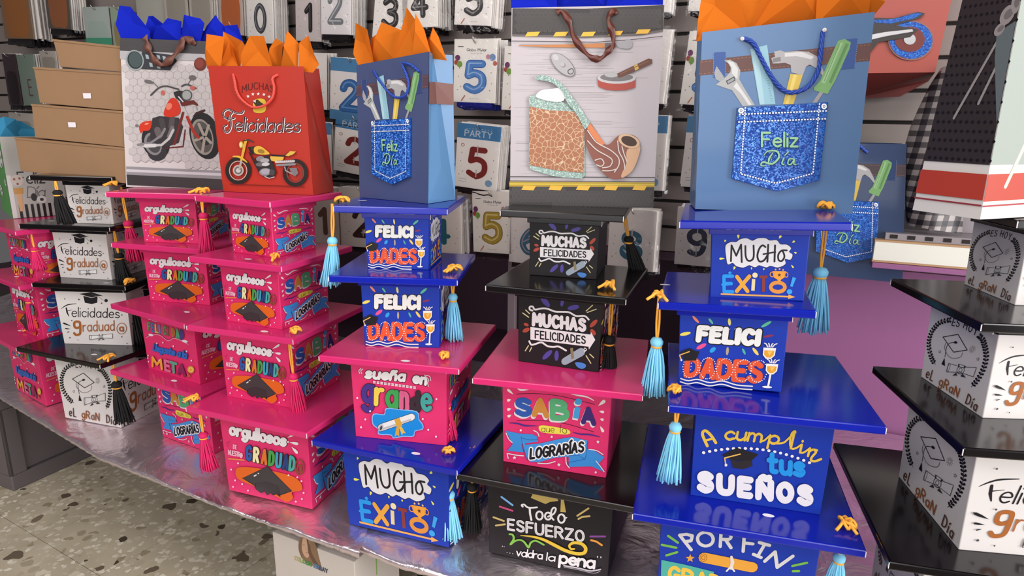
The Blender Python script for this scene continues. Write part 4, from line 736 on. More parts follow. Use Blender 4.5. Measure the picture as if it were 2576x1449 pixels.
# ---------------------------------------------------------------- gift bags
def bagquad(px, z, yaw, lean=0.0):        # px: TL, TR, BR, BL as seen; z: height of what the bag stands on
    TL, TR, BR, BL = px; P0 = gp((BL[0]+BR[0])/2, (BL[1]+BR[1])/2, z)
    n = Vector((sin(yaw)*cos(lean), -cos(yaw)*cos(lean), sin(lean)))
    return [pp(p[0], p[1], P0, n) for p in (BL, BR, TR, TL)], P0
def slab(mb, pts3, n, t0, t1, col=None):
    N = len(pts3); a = [p+n*t1 for p in pts3]; b = [p+n*t0 for p in pts3]; s_ = Vector((0, 0, 0))
    for k in range(1, N-1): s_ += (a[k]-a[0]).cross(a[k+1]-a[0])
    idx = list(range(N))
    if s_.dot(n) < 0: idx.reverse()
    mb.add(a+b, [idx]+[[idx[(i+1) % N], idx[i], idx[i]+N, idx[(i+1) % N]+N] for i in range(N)], col)
class Bag:
    def __init__(s, quad, depth, m, label, name='gift_bag', top=.75, fold=.22, cat='bag', group='gift bags standing on the stacks'):
        BL, BR, TR, TL = quad; s.r = empty(name, BL*.5+BR*.5, 0); tag(s.r, label, cat, group); o = BL*.5+BR*.5
        q = [p-o for p in quad]; s.q = q; s.o = o; n = (q[1]-q[0]).cross(q[3]-q[0]).normalized(); s.n = n; s.depth = depth
        hn = Vector((n.x, n.y, 0)).normalized(); s.hn = hn; bk = [q[0]-hn*depth, q[1]-hn*depth, q[2]-hn*depth*top, q[3]-hn*depth*top]
        bk[0].z = q[0].z = max(0, q[0].z)*0+.0006; bk[1].z = q[1].z = .0006; s.bk = bk
        mb = MB(); rt = (q[1]-q[0]).normalized()
        vs = q+bk; fs = [(0, 1, 2, 3), (5, 4, 7, 6), (1, 0, 4, 5)]
        for (i, j, sg) in ((1, 2, -1), (0, 3, 1)):
            fb, ft, bb, bt = q[i], q[j], bk[i], bk[j]; k = len(vs)
            mt = (ft+bt)/2+rt*sg*depth*fold; f = .24; mm = (fb+(ft-fb)*f+bb+(bt-bb)*f)/2+rt*sg*depth*fold*.1
            vs = vs+[mm, mt]; a = [(i, i+4, k), (i, k, k+1, j), (i+4, j+4, k+1, k)]
            fs += a if i == 1 else [t[::-1] for t in a]
        mb.add(vs, fs); b = mb.build('bag_body', m, s.r); so = b.modifiers.new('s', 'SOLIDIFY'); so.thickness = .0012; so.offset = -1
        s.mf = bil(q[0], q[1], q[2], q[3])
    def loc(s, px, py, off=0):          # point on the front plane under a pixel
        return pp(px, py, s.o+s.q[0], s.n)-s.o+s.n*off
    def art(s, A, name='printed_front', mf=None, n=None, m=None, base=.0004): return A.build(name, s.r, mf or s.mf, n or s.n, base, m)
    def rope(s, pts, r, m, name='rope_handle', off=.006):
        P = [s.loc(x, y, off*(0.2 if i in (0, len(pts)-1) else 1)) for i, (x, y) in enumerate(pts)]; Q = []
        for i in range(len(P)-1):
            a, b, c, d = P[max(0, i-1)], P[i], P[i+1], P[min(len(P)-1, i+2)]
            for k in range(8):
                t = k/8; Q.append(.5*(2*b+(c-a)*t+(2*a-5*b+4*c-d)*t*t+(3*b-a-3*c+d)*t**3))
        Q.append(P[-1]); mb = MB(); L = 0
        for ph in (0, 2.09, 4.19):
            V = []; L = 0
            for i, p in enumerate(Q):
                if i: L += (Q[i]-Q[i-1]).length
                t = (Q[min(i+1, len(Q)-1)]-Q[max(i-1, 0)]).normalized(); u = t.cross(s.n).normalized(); a = ph+L*2*pi/(r*7); V.append(p+u*cos(a)*r*.5+s.n*sin(a)*r*.5)
            mb.tube(V, r*.56, 5)
        return mb.build(name, m, s.r)
    def ribbon(s, pts, w, m, name='ribbon_handle'):
        pts = smooth(pts, False, 5); N = len(pts); vs = []
        for i, (x, y) in enumerate(pts):
            P = s.loc(x, y, .004+.008*sin(pi*i/(N-1))); a = s.loc(*pts[max(0, i-1)]); b = s.loc(*pts[min(N-1, i+1)]); t = (b-a).normalized(); u = t.cross(s.n).normalized()
            tw_ = .5*sin(i*.9); ww = w*(.75+.25*cos(i*.7)); d = u*cos(tw_)+s.n*sin(tw_)*.6; vs += [P-d*ww/2, P+d*ww/2]
        mb = MB(); mb.add(vs, [(2*i, 2*i+1, 2*i+3, 2*i+2) for i in range(N-1)], None, True); o = mb.build(name, m, s.r); so = o.modifiers.new('s', 'SOLIDIFY'); so.thickness = .0006; return o
def tissue(bag, flaps, m, label, seed):
    rr = random.Random(seed); P0 = bag.o; r = empty('tissue_paper', P0+(bag.q[2]+bag.q[3])/2, 0); tag(r, label, 'tissue paper', 'tissue paper tufts in the gift bags'); o = r.location.copy()
    for i, pts in enumerate(flaps):
        off = -bag.depth*bag_top*(.12+.5*((i*37) % 10)/10); V = [pp(x, y, P0+bag.q[0]+bag.n*off, bag.n)-o for x, y in pts]
        c = sum(V, Vector())/len(V); N = len(V); lo = sorted(range(N), key=lambda k: V[k].z)[:2]
        for k in lo: V[k] = V[k]+Vector((0, 0, -.007))
        hi = max(range(N), key=lambda k: V[k].z); ridge = c+(V[hi]-c)*.1+bag.n*rr.choice((-.012, .014, .02))
        vs = [v+bag.n*rr.uniform(-.006, .006) for v in V]+[ridge]; mb = MB()
        # subdivide each fan triangle once and jitter so the paper looks creased
        for k in range(N):
            a, b_ = vs[k], vs[(k+1) % N]; m1 = (a+ridge)/2+bag.n*rr.uniform(-.004, .004)
            mb.add([a, b_, ridge], [(0, 1, 2)])
        mb.build('paper_sheet', m, r)
bag_top = .75
ORT = tissuemat('orange_tissue', 'e67c28'); BLT = tissuemat('blue_tissue', '2030c8'); SKT = tissuemat('sky_tissue', '4aa0cc')
def quadh(c4): return c4
# -- denim design, drawn in the large bag's coordinates
DQ = ((340, 218), (1505, 80), (1355, 1425), (290, 1435))
GLB = glitter('blue_glitter', '083a90', '2f78cc', 520)
def denim(bag, base, belt, shade):
    A = Art(DQ)
    A.poly([(325, 412), (1482, 285), (1470, 405), (318, 516)], belt)
    for y0, y1 in (((330, 424), (1480, 298)), ((322, 504), (1470, 394))):
        for k in range(44):
            t = k/44; x = y0[0]+(y1[0]-y0[0])*t; y = y0[1]+(y1[1]-y0[1])*t; A.stroke([(x, y), (x+13, y-1.5)], 3, 'b07a5c', cap=False)
    for q in ([(412, 358), (492, 352), (488, 520), (408, 530)], [(1300, 265), (1385, 255), (1362, 455), (1270, 465)]):
        A.poly(q, shade); 
        for k in range(14):
            t = k/14
            for a, b in ((q[0], q[3]), (q[1], q[2])): A.stroke([(a[0]+(b[0]-a[0])*t, a[1]+(b[1]-a[1])*t), (a[0]+(b[0]-a[0])*(t+.035), a[1]+(b[1]-a[1])*(t+.035))], 3, '9aa8d8', cap=False)
    # ruler
    A.poly([(650, 335), (762, 305), (818, 705), (712, 712)], '9cc8d8'); A.poly([(660, 350), (700, 340), (745, 706), (716, 710)], 'b4d8e2')
    for k in range(16): A.stroke([(738+k*3.2, 430+k*17), (752+k*3.2, 428+k*17)], 3, '5c94a8', cap=False)
    # wrench
    A.poly([(480, 412), (520, 408), (560, 430), (585, 480), (578, 540), (605, 590), (640, 650), (680, 715), (598, 722), (560, 660), (530, 615), (480, 598), (425, 578), (455, 555), (490, 525), (520, 490), (522, 460), (505, 430)], 'b4b4b4', False)
    A.poly([(430, 450), (470, 510), (482, 540), (450, 556), (425, 540), (415, 500)], 'a8a8aa'); A.poly([(500, 415), (540, 425), (570, 470), (565, 540), (530, 500), (530, 460)], 'd8d8d8'); A.poly([(560, 560), (620, 650), (660, 712), (640, 716), (590, 640), (540, 590)], 'dcdcdc')
    A.poly([(490, 552), (545, 520), (554, 548), (502, 578)], '4c4c50'); A.poly([(498, 555), (541, 530), (547, 545), (506, 570)], 'a0a0a2')
    # hammer
    A.poly([(918, 500), (1003, 505), (940, 702), (868, 705)], 'e2c258'); A.poly([(940, 505), (965, 506), (905, 702), (885, 704)], 'f2d878')
    A.poly([(790, 395), (815, 385), (808, 350), (850, 342), (880, 352), (960, 345), (1040, 350), (1100, 380), (1130, 440), (1165, 535), (1130, 500), (1095, 460), (1050, 435), (1025, 450), (1003, 508), (925, 490), (920, 440), (880, 425), (845, 430), (800, 432)], 'b8b4b6', False)
    A.poly([(880, 360), (1000, 352), (1080, 385), (1060, 400), (960, 380), (880, 385)], 'e0dede'); A.poly([(800, 398), (850, 385), (855, 415), (800, 425)], '8a8688')
    # screwdriver
    A.poly([(1118, 618), (1145, 622), (1098, 692), (1068, 690)], 'a8a4a6')
    A.poly([(1245, 275), (1290, 262), (1335, 285), (1325, 330), (1225, 545), (1195, 595), (1175, 632), (1080, 608), (1078, 590), (1120, 545)], '84b474'); A.poly([(1260, 290), (1280, 285), (1155, 560), (1130, 555)], 'a6cc98'); A.poly([(1300, 290), (1322, 295), (1200, 560), (1180, 555)], '6a9a60')
    for a, b in (((1255, 300), (1150, 545)), ((1300, 310), (1190, 550))): A.stroke([a, b], 4, '5c8c54')
    bag.art(A)
    h = homog(DQ); pk = [(562, 735), (1172, 685), (1115, 1205), (830, 1290), (525, 1215)]; mb = MB()
    W_ = lambda p: bag.mf(*h(*p)); slab(mb, [W_(p) for p in pk], bag.n, .0012, .0062); po = mb.build('glitter_pocket', GLB, bag.r, bevel=.0006)
    A = Art(DQ)
    def dash(p, q, n, w=9, c='e8eaf2'):
        for k in range(n):
            t = (k+.2)/n; u = (k+.8)/n; a = (p[0]+(q[0]-p[0])*t, p[1]+(q[1]-p[1])*t); b = (p[0]+(q[0]-p[0])*u, p[1]+(q[1]-p[1])*u); A.stroke([a, b], w+5, '24407c', cap=False); A.stroke([a, b], w, c, cap=False)
    dash((614, 725), (583, 1180), 26); dash((1112, 690), (1068, 1160), 26); dash((583, 1180), (815, 1235), 13); dash((815, 1235), (1068, 1160), 14); dash((566, 778), (1166, 742), 30); dash((562, 830), (1160, 795), 30)
    for x, y in ((585, 752), (1142, 713)): A.ell(x, y, 19, 19, 'eceef2'); A.ell(x, y, 9, 10, '6a7488'); A.ell(x, y, 4, 5, 'eceef2')
    for d, c in ((4, '16305c'), (0, '90c094')):
        A.text('Feliz', 722+d, 990+d, 960+d, 984+d, 92, 14, c, gap=2.0)
        A.stroke([(745+d, 1120+d), (715+d, 1118+d), (730+d, 1095+d), (790+d, 1105+d), (835+d, 1060+d), (820+d, 1020+d), (760+d, 1022+d), (735+d, 1050+d)], [5, 8, 12, 12, 14, 12, 8, 5], c, sm=True)
        A.stroke([(795+d, 1030+d), (770+d, 1070+d), (765+d, 1105+d)], [6, 14, 8], c, sm=True)
        A.stroke([(868+d, 1065+d), (855+d, 1100+d), (868+d, 1108+d)], 10, c, sm=True); A.stroke([(875+d, 1045+d), (898+d, 1022+d)], 8, c)
        A.stroke([(935+d, 1068+d), (905+d, 1070+d), (895+d, 1100+d), (915+d, 1105+d), (940+d, 1070+d), (935+d, 1100+d), (950+d, 1105+d)], 9, c, sm=True)
    A.build('pocket_print', po, bag.mf, bag.n, .0066)
BR_ROPE = mat('blue_rope', '1c3f9c', .45, sheen=0); DEN = {k: mat('denim_bag_'+k, c, .38, coat=.25) for k, c in (('a', '4c6e98'), ('b', '404a70'), ('c', '263a5e'))}
q, _ = bagquad(((1766.7, 81.3), (2201, 29.8), (2145, 531), (1748, 534.9)), .6585, -.16, -.06)
bg = Bag(q, .10, DEN['a'], 'large blue denim look gift bag printed with tools and a Feliz Día pocket'); denim(bg, '', '6c4c48', '3f5c9c')
bg.rope([(1868, 97), (1892, 108), (1912, 145), (1940, 195), (1968, 226), (1995, 232), (2030, 218), (2055, 180), (2062, 130), (2070, 78)], .0036, BR_ROPE)
for x, y in ((1866, 98), (2072, 76)):
    mb = MB(); mb.lathe([(.0005, .004), (.003, .004), (.003, 0)], (0, 0, 0), 10); o = mb.build('rope_knot', EDGE, bg.r); o.location = bg.loc(x, y, .002); o.rotation_euler = Vector(bg.n).to_track_quat('Z', 'Y').to_euler()
tissue(bg, [[(1752, 92), (1754, 60), (1764, 0), (1800, -70), (1850, -30), (1885, 75)], [(1830, 80), (1850, -10), (1890, -80), (1985, -70), (2020, 20), (1990, 60)], [(1890, 70), (1960, -30), (2040, -90), (2080, -10), (2070, 55)], [(2050, 52), (2060, -60), (2150, -60), (2190, -10), (2185, 36)], [(2130, 40), (2140, -30), (2200, -50), (2226, 5), (2190, 36)]], ORT, 'orange tissue paper rising from the large denim gift bag', 1)
q, _ = bagquad(((896.6, 164), (1079, 130), (1076, 512), (905, 498)), .6457, -.55)
bg = Bag(q, .085, DEN['b'], 'small blue denim look gift bag with glitter pocket and light blue side, turned sideways', top=.8); denim(bg, '', '5c4450', '38487c')
A = Art(((0, 0), (100, 0), (100, 300), (0, 300)))
A.poly([(0, 58), (100, 58), (100, 100), (0, 100)], '7c5450')
for y in (61, 97):
    for k in range(12): A.stroke([(k*8+2, y), (k*8+6, y)], 1.6, 'b8846c', cap=False)
fb, ft, bb, bt = bg.q[1], bg.q[2], bg.bk[1], bg.bk[2]
mside = mat('light_blue_side', '5c88b4', .4); mb = MB(); rt = (bg.q[1]-bg.q[0]).normalized(); e_ = rt*.0007
mt = (ft+bt)/2-rt*bg.depth*.22; f = .24; mm = (fb+(ft-fb)*f+bb+(bt-bb)*f)/2-rt*bg.depth*.02
mb.add([p+e_ for p in (fb, ft, bb, bt, mm, mt)], [(0, 2, 4), (0, 4, 5, 1), (2, 3, 5, 4)]); mb.build('side_gusset', mside, bg.r)
for a0, a1, nm in ((ft, mt, 'belt_band'), (mt, bt, 'belt_band')):
    mb = MB(); g0 = fb if a0 is ft else mm; lo_ = lambda P, Q, t: P+(Q-P)*t; l0 = (ft, fb) if a0 is ft else (mt, mm); l1 = (mt, mm) if a0 is ft else (bt, bb)
    vs = [lo_(l0[0], l0[1], .19 if a0 is ft else .24)+e_*2, lo_(l1[0], l1[1], .24 if a0 is ft else .19)+e_*2, lo_(l1[0], l1[1], .43 if a0 is ft else .33)+e_*2, lo_(l0[0], l0[1], .33 if a0 is ft else .43)+e_*2]
    mb.add(vs, [(0, 3, 2, 1)]); mb.build(nm, mat('belt_brown', '7a524c', .5), bg.r)
bg.rope([(940, 178), (958, 200), (985, 235), (1005, 246), (1025, 240), (1033, 215), (1028, 190), (1018, 165), (1020, 159), (1040, 165), (1055, 180)], .0026, BR_ROPE)
tissue(bg, [[(900, 163), (887, 135), (889, 97), (898, 58), (928, 75), (939, 155)], [(936, 156), (933, 97), (955, 80), (957, 55), (1005, 75), (992, 146)], [(985, 148), (1005, 75), (1013, 48), (1023, 18), (1042, 48), (1046, 136)], [(1038, 137), (1042, 48), (1050, 34), (1073, 77), (1082, 130)], [(1078, 136), (1079, 105), (1085, 77), (1093, 69), (1107, 92), (1124, 142)]], ORT, 'orange tissue paper rising from the small denim gift bag', 2)
# hanging denim bag on the wall
def wallquad(px, off): return [wp(p[0], p[1], off) for p in (px[3], px[2], px[1], px[0])]
bg = Bag(wallquad(((1993, 358), (2281, 363), (2271, 706), (1990, 692)), .13), .115, DEN['c'], 'dark blue denim look gift bag hanging on the wall behind the right blue stack', top=.9, group='gift bags hanging on the slatwall'); denim(bg, '', '54474c', '2f4672')
bg.rope([(2110, 385), (2140, 350), (2165, 370), (2182, 384)], .0036, BR_ROPE)
# -- pipe bag
q, _ = bagquad(((1287, 20), (1672, 12), (1643, 522), (1283, 515)), .6456, -.14)
SILV = mat('brushed_silver_print', 'b3aaae', .45, noise=.05, nscale=6)
bg = Bag(q, .10, SILV, 'silver gift bag printed with a lighter, a pipe and an ashtray, brown ribbon handle')
PX = lambda A, ox, oy, k: setattr(A, 'h', lambda x, y: (ox+x/k, oy+y/k)) or A
A = PX(Art(), 1240, 0, 2.683)
for k in range(90):
    y = 290+k*10.1; rr = random.Random(k); x = rr.uniform(120, 600); A.stroke([(x, y), (x+rr.uniform(200, 500), y+2)], rr.uniform(1, 3), rr.choice(('bfb7ba', 'a8a0a3', 'c6bfc2')), cap=False)
def hexband(P, ins):
    A.poly(P, '3c3838')
    for r_ in range(-2, 12):
        for c_ in range(-2, 36):
            x = 130+c_*30+(15 if r_ % 2 else 0); y = ins+r_*26
            if A_in(P, x, y): A.poly([(x+16*cos(pi/6+pi/3*k), y+16*sin(pi/6+pi/3*k)) for k in range(6)], '5a5552'); A.poly([(x+13.5*cos(pi/6+pi/3*k), y+13.5*sin(pi/6+pi/3*k)) for k in range(6)], '474342')
def A_in(P, x, y, m=17):
    for (dx, dy) in ((-m, 0), (m, 0), (0, -m), (0, m)):
        c = False; j = len(P)-1
        for i in range(len(P)):
            (a, b), (e, f) = P[i], P[j]
            if (b > y+dy) != (f > y+dy) and x+dx < (e-a)*(y+dy-b)/(f-b)+a: c = not c
            j = i
        if not c: return False
    return True
hexband([(133, 56), (620, 60), (1155, 34), (1148, 210), (1000, 235), (620, 252), (130, 240)], 76)
A.stroke([(131, 238), (620, 250), (1000, 232), (1147, 206)], 12, '6c6462', cap=False)
hexband([(112, 1255), (1088, 1260), (1080, 1402), (110, 1392)], 1300)
A.poly([(112, 1225), (1092, 1230), (1090, 1262), (112, 1258)], 'b8982c'); A.stroke([(112, 1240), (1090, 1246)], 10, 'd8bc48', cap=False)
for x in (235, 425, 610, 795, 980): y = -max(0, x-700)*.06; A.poly([(x, 218+y), (x+85, 215+y), (x+65, 245+y), (x-18, 247+y)], 'f0bc44')
for x in (210, 392, 577, 765, 957): A.poly([(x, 1250), (x+82, 1254), (x+65, 1284), (x-17, 1280)], 'f0bc44')
A.stroke([(128, 278), (700, 285), (940, 268), (1145, 245)], 4, '3c3638', cap=False); A.stroke([(112, 1192), (1095, 1197)], 5, '3c3638', cap=False); A.stroke([(112, 1220), (1092, 1224)], 4, '3c3638', cap=False)
A.stroke([(180, 308), (380, 312), (750, 308)], [6, 16, 30], 'c8824c'); A.stroke([(755, 308), (830, 306)], 30, '6c666a', cap=False); A.poly([(832, 290), (880, 285), (905, 262), (935, 275), (940, 310), (915, 330), (850, 322)], 'a8a4a8', True)
A.ell(474, 438, 105, 52, '807a7c', 44, 26); A.ell(472, 436, 99, 47, 'b4b0b2', 44, 26); A.ell(424, 388, 22, 18, 'c8c4c6', 40); A.ell(474, 440, 18, 16, '8a8486', 40); A.ell(470, 436, 15, 14, 'bab6b8', 40); A.poly([(505, 475), (535, 460), (548, 480), (535, 502), (510, 500)], '5c585a', True); A.poly([(512, 478), (534, 468), (542, 482), (532, 496), (514, 494)], 'b0acae', True)
A.poly([(706, 525), (962, 530), (960, 590), (900, 608), (830, 612), (760, 605), (712, 585)], 'b0483a'); A.ell(835, 528, 130, 38, 'c8c4c6'); A.ell(835, 522, 112, 28, '7a7476'); A.ell(800, 505, 46, 18, 'b8b4b6')
A.poly([(838, 498), (1050, 395), (1075, 402), (1072, 430), (870, 522), (845, 525)], '6a4030'); A.poly([(950, 445), (975, 432), (985, 465), (960, 478)], 'd8b050'); A.stroke([(860, 500), (1050, 412)], 6, '8a5a42')
bg.art(A, mf=lambda x, y: pp(x, y, bg.o+bg.q[0], bg.n)-bg.o)
LW = lambda p: bg.loc(1240+p[0]/2.683, p[1]/2.683)
def apq(name, pts, m, t0, t1, sm=True, col=None):
    if sm: pts = smooth(list(pts)+[pts[0]], True, 3)[:-1]
    mb = MB(); slab(mb, [LW(p) for p in pts], bg.n, t0, t1, col); return mb.build(name, m, bg.r)
SG = glitter('silver_glitter', '7a928a', 'c0d2cb', 700)
def cellmat():
    m = bpy.data.materials.new('giraffe_cells'); m.use_nodes = True; nt = m.node_tree; b = nt.nodes['Principled BSDF']; tc = nd(nt, 'ShaderNodeTexCoord'); v = nd(nt, 'ShaderNodeTexVoronoi', feature='DISTANCE_TO_EDGE'); v.inputs['Scale'].default_value = 105
    nt.links.new(tc.outputs['Object'], v.inputs['Vector']); r = nd(nt, 'ShaderNodeValToRGB'); r.color_ramp.elements[0].color = lin('c8b090'); r.color_ramp.elements[0].position = .015; r.color_ramp.elements[1].color = lin('9a5c36'); r.color_ramp.elements[1].position = .05
    nt.links.new(v.outputs[0], r.inputs[0]); nt.links.new(r.outputs[0], b.inputs['Base Color']); b.inputs['Roughness'].default_value = .35; return m
apq('lighter_shape', [(245, 655), (270, 640), (450, 680), (560, 730), (620, 790), (622, 1180), (600, 1205), (420, 1190), (260, 1145), (245, 1120)], SG, .0012, .0046, False)
apq('lighter_grip', [(248, 718), (380, 745), (545, 752), (600, 800), (618, 850), (616, 1165), (440, 1150), (247, 1112)], cellmat(), .0046, .0056, False)
apq('lighter_lever', [(292, 520), (340, 508), (420, 535), (480, 580), (540, 660), (600, 740), (635, 800), (655, 825), (625, 870), (600, 830), (560, 760), (500, 690), (470, 620), (400, 560), (330, 545), (300, 540)], SG, .005, .0085)
apq('lighter_wheel', [(295, 640), (330, 610), (400, 600), (480, 600), (480, 680), (390, 685), (300, 660)], mat('chrome_print', 'a8a6a8', .3, .6), .003, .0062)
PIPE = mat('pipe_wood', '7a3c2a', .35, noise=.2, nscale=30)
apq('pipe_bowl', [(625, 850), (655, 828), (700, 890), (750, 970), (790, 970), (840, 920), (900, 905), (960, 920), (992, 970), (985, 1040), (955, 1120), (900, 1190), (840, 1208), (780, 1195), (720, 1140), (660, 1050), (625, 950)], PIPE, .0012, .006)
apq('pipe_stem', [(628, 852), (655, 828), (755, 968), (735, 985), (680, 930)], mat('pipe_amber', 'c46a34', .3), .006, .007, False)
apq('pipe_highlight', [(905, 1010), (990, 980), (980, 1060), (940, 1150), (880, 1195), (865, 1180), (900, 1100)], mat('pipe_pale', 'c09470', .35), .006, .0068)
A = PX(Art(), 1240, 0, 2.683)
A.ell(918, 952, 76, 44, 'c8a484', 20); A.ell(918, 952, 55, 32, '3c2418', 20)
for p in ([(640, 880), (700, 960), (790, 1010), (845, 1060), (850, 1110), (820, 1160)], [(640, 950), (700, 1010), (770, 1050), (805, 1080), (790, 1120), (740, 1130)], [(690, 1080), (730, 1070), (750, 1100), (730, 1120), (700, 1110)], [(842, 950), (850, 1020), (880, 1080), (890, 1140)], [(870, 985), (885, 1040), (905, 1090)], [(740, 1150), (790, 1150), (830, 1140)]): A.stroke(p, 7, 'c8bcb4', sm=True)
A.build('pipe_print', bg.r, lambda x, y: pp(x, y, bg.o+bg.q[0], bg.n)-bg.o, bg.n, .0075)
bg.ribbon([(1400, 32), (1412, 30), (1430, 50), (1442, 90), (1465, 125), (1490, 147), (1512, 148), (1530, 130), (1543, 110), (1538, 75), (1530, 45), (1545, 30), (1552, 36)], .013, mat('brown_satin', '5c2c22', .35, sheen=0))
tissue(bg, [[(1287, 24), (1282, -50), (1340, -90), (1400, -50), (1402, 26)], [(1390, 28), (1400, -60), (1480, -80), (1530, -20), (1545, 26)], [(1520, 26), (1545, -70), (1640, -90), (1668, -20), (1668, 16)]], BLT, 'blue tissue paper in the silver pipe gift bag', 3)
# -- motorcycle bag
q, _ = bagquad(((302, 97), (566, 107), (575, 482), (317, 466)), .631, -.13)
bg = Bag(q, .09, mat('pale_bag', 'c9c1c1', .4, coat=.2), 'pale grey gift bag printed with a red chopper motorcycle, blue tissue inside')
def hexes(A, x0, x1, y0, y1, r, c1, c2, clip=None):
    j = 0; y = y0
    while y < y1:
        x = x0+(r*.87 if j % 2 else 0)
        while x < x1:
          if clip is None or A_in(clip, x, y, r*.9): A.poly([(x+r*cos(pi/6+pi/3*k), y+r*sin(pi/6+pi/3*k)) for k in range(6)], c1); A.poly([(x+(r-2.5)*cos(pi/6+pi/3*k), y-1.5+(r-2.5)*sin(pi/6+pi/3*k)) for k in range(6)], c2)
          x += r*1.74
        y += r*1.5; j += 1
A = PX(Art(), 300, 90, 3.714)
hexes(A, 20, 1000, 240, 1220, 43, 'a49c9c', 'cbc3c3', [(12, 215), (1006, 240), (1010, 1262), (68, 1220)])
A.poly([(8, 20), (1000, 60), (1005, 180), (10, 138)], '4a4648'); A.poly([(10, 140), (1004, 180), (1006, 240), (12, 215)], 'b8b4b8')
for k in range(60): A.ell(20+k*16, 62+k*.7+(k % 2)*26, 3.4, 2.4, '2c2a2c', n=6)
A.poly([(68, 1220), (990, 1262), (994, 1340), (72, 1295)], '9a969a'); A.poly([(70, 1245), (992, 1285), (993, 1310), (71, 1270)], 'd4d0d4'); A.poly([(72, 1297), (994, 1342), (1000, 1440), (80, 1392)], '403c3e')
for k in range(60): A.ell(85+k*15, 1325+k*.75+(k % 2)*28, 3.6, 2.6, '262426', n=6)
A.poly([(215, 145), (500, 180), (545, 235), (500, 285), (480, 322), (210, 312)], '3a3a40')
for x, y in ((265, 200), (325, 245), (370, 205), (425, 215), (300, 275), (370, 290)): A.poly([(x-18, y-26), (x+12, y-20), (x+20, y+18), (x-8, y+14)], 'a8b8c0')
A.ell(150, 230, 84, 98, '9ca4a6', -15, 24); A.ell(152, 228, 70, 84, '2c3436', -15, 24); A.ell(155, 225, 60, 74, '4a5658', -15, 24)
A.ell(760, 265, 58, 62, '6c2c24'); A.ell(752, 258, 40, 46, '8a3c30')
chop = A
A.ell(345, 990, 125, 165, '28262a', -22, 26); A.ell(360, 1095, 88, 75, '38363a', 0); A.ell(320, 1010, 78, 110, '8a868a', -22); A.ell(325, 1010, 60, 88, '4c484c', -22)
A.ell(805, 935, 140, 222, '1f1c1f', -14, 30); A.ell(780, 945, 100, 172, '9a9288', -14, 26); A.ell(785, 945, 84, 150, '5a5250', -14, 24); A.ell(810, 945, 58, 78, '28242a', -14)
for t in range(5):
    a_ = t*1.256+.4; A.stroke([(800+18*cos(a_), 945+26*sin(a_)), (788+78*cos(a_), 945+140*sin(a_))], 26, 'a89c90')
A.poly([(685, 760), (720, 715), (800, 685), (810, 700), (780, 720), (720, 740)], '3c1c1c')
A.poly([(315, 770), (380, 750), (560, 765), (600, 850), (560, 1000), (440, 1040), (330, 1000), (290, 960)], '3a3438')
for p, w, c in (([(500, 770), (490, 850)], 50, '5a5052'), ([(400, 790), (420, 880)], 50, '4c4446'), ([(360, 880), (380, 930)], 60, '6a6062'), ([(500, 860), (470, 940)], 40, '7a7072'), ([(180, 1018), (300, 1000), (400, 930), (430, 870)], 22, '8a8688'), ([(240, 1030), (400, 1020), (470, 960), (510, 880)], 24, 'c8c4c4'), ([(250, 1028), (340, 1024)], 34, 'd8d4d4'), ([(440, 1050), (600, 1035), (620, 880)], 12, '6c2424'), ([(600, 720), (520, 1010)], 22, '7c2422'), ([(640, 760), (700, 900), (745, 950)], 28, 'b03024'), ([(600, 660), (640, 740)], 16, 'c8c4c4'), ([(715, 640), (730, 690)], 12, 'a8a4a4')): A.stroke(p, w, c)
A.poly([(190, 850), (220, 810), (280, 795), (310, 800), (290, 880), (230, 890), (205, 910)], 'd83a20', True); A.ell(262, 822, 20, 8, 'f09a80', -15)
A.poly([(420, 720), (440, 660), (480, 590), (530, 585), (565, 640), (578, 700), (550, 745), (480, 760), (430, 750)], 'd8361e', True); A.ell(470, 660, 26, 34, 'ee8068', 30)
A.poly([(570, 620), (700, 600), (740, 640), (735, 655), (690, 640), (590, 660)], '6c2420'); A.poly([(510, 530), (560, 510), (620, 520), (640, 610), (580, 620), (530, 580)], '2c282c'); A.stroke([(560, 570), (600, 615)], 12, 'd8d4d4')
A.ell(635, 555, 50, 52, '5c5a5c'); A.ell(635, 555, 40, 42, 'a8aca8')
A.stroke([(300, 555), (370, 490), (440, 470), (520, 490), (560, 500)], 14, '4a4648', sm=True); A.stroke([(590, 470), (640, 455), (720, 490)], 14, '4a4648', sm=True); A.stroke([(320, 430), (375, 490)], 6, '6a6668'); A.stroke([(680, 400), (640, 460)], 6, '6a6668')
A.ell(280, 430, 42, 18, '6c6a6a', 12); A.ell(688, 392, 34, 24, '6c6662'); A.ell(412, 533, 20, 24, 'c86a5a'); A.ell(690, 488, 24, 22, 'c8645a'); A.ell(170, 840, 16, 14, '7a7678')
bg.art(A, mf=lambda x, y: pp(x, y, bg.o+bg.q[0], bg.n)-bg.o)
bg.ribbon([(366, 92), (374, 105), (380, 125), (392, 145), (408, 162), (425, 160), (445, 142), (462, 118), (468, 98), (485, 103), (494, 113)], .018, mat('brown_ribbon', '6a4034', .5))
tissue(bg, [[(304, 95), (293, 62), (300, 14), (324, 16), (373, 76), (376, 95)], [(380, 95), (369, 70), (369, 40), (386, 40), (409, 60), (400, 90)], [(376, 95), (390, 76), (411, 62), (419, 45), (455, 53), (457, 99)], [(459, 95), (459, 65), (462, 37), (505, 47), (514, 59), (500, 100)], [(500, 102), (521, 66), (540, 36), (552, 52), (566, 69), (569, 104)], [(570, 105), (562, 64), (594, 61), (614, 110)]], BLT, 'blue tissue paper in the motorcycle gift bag', 4)
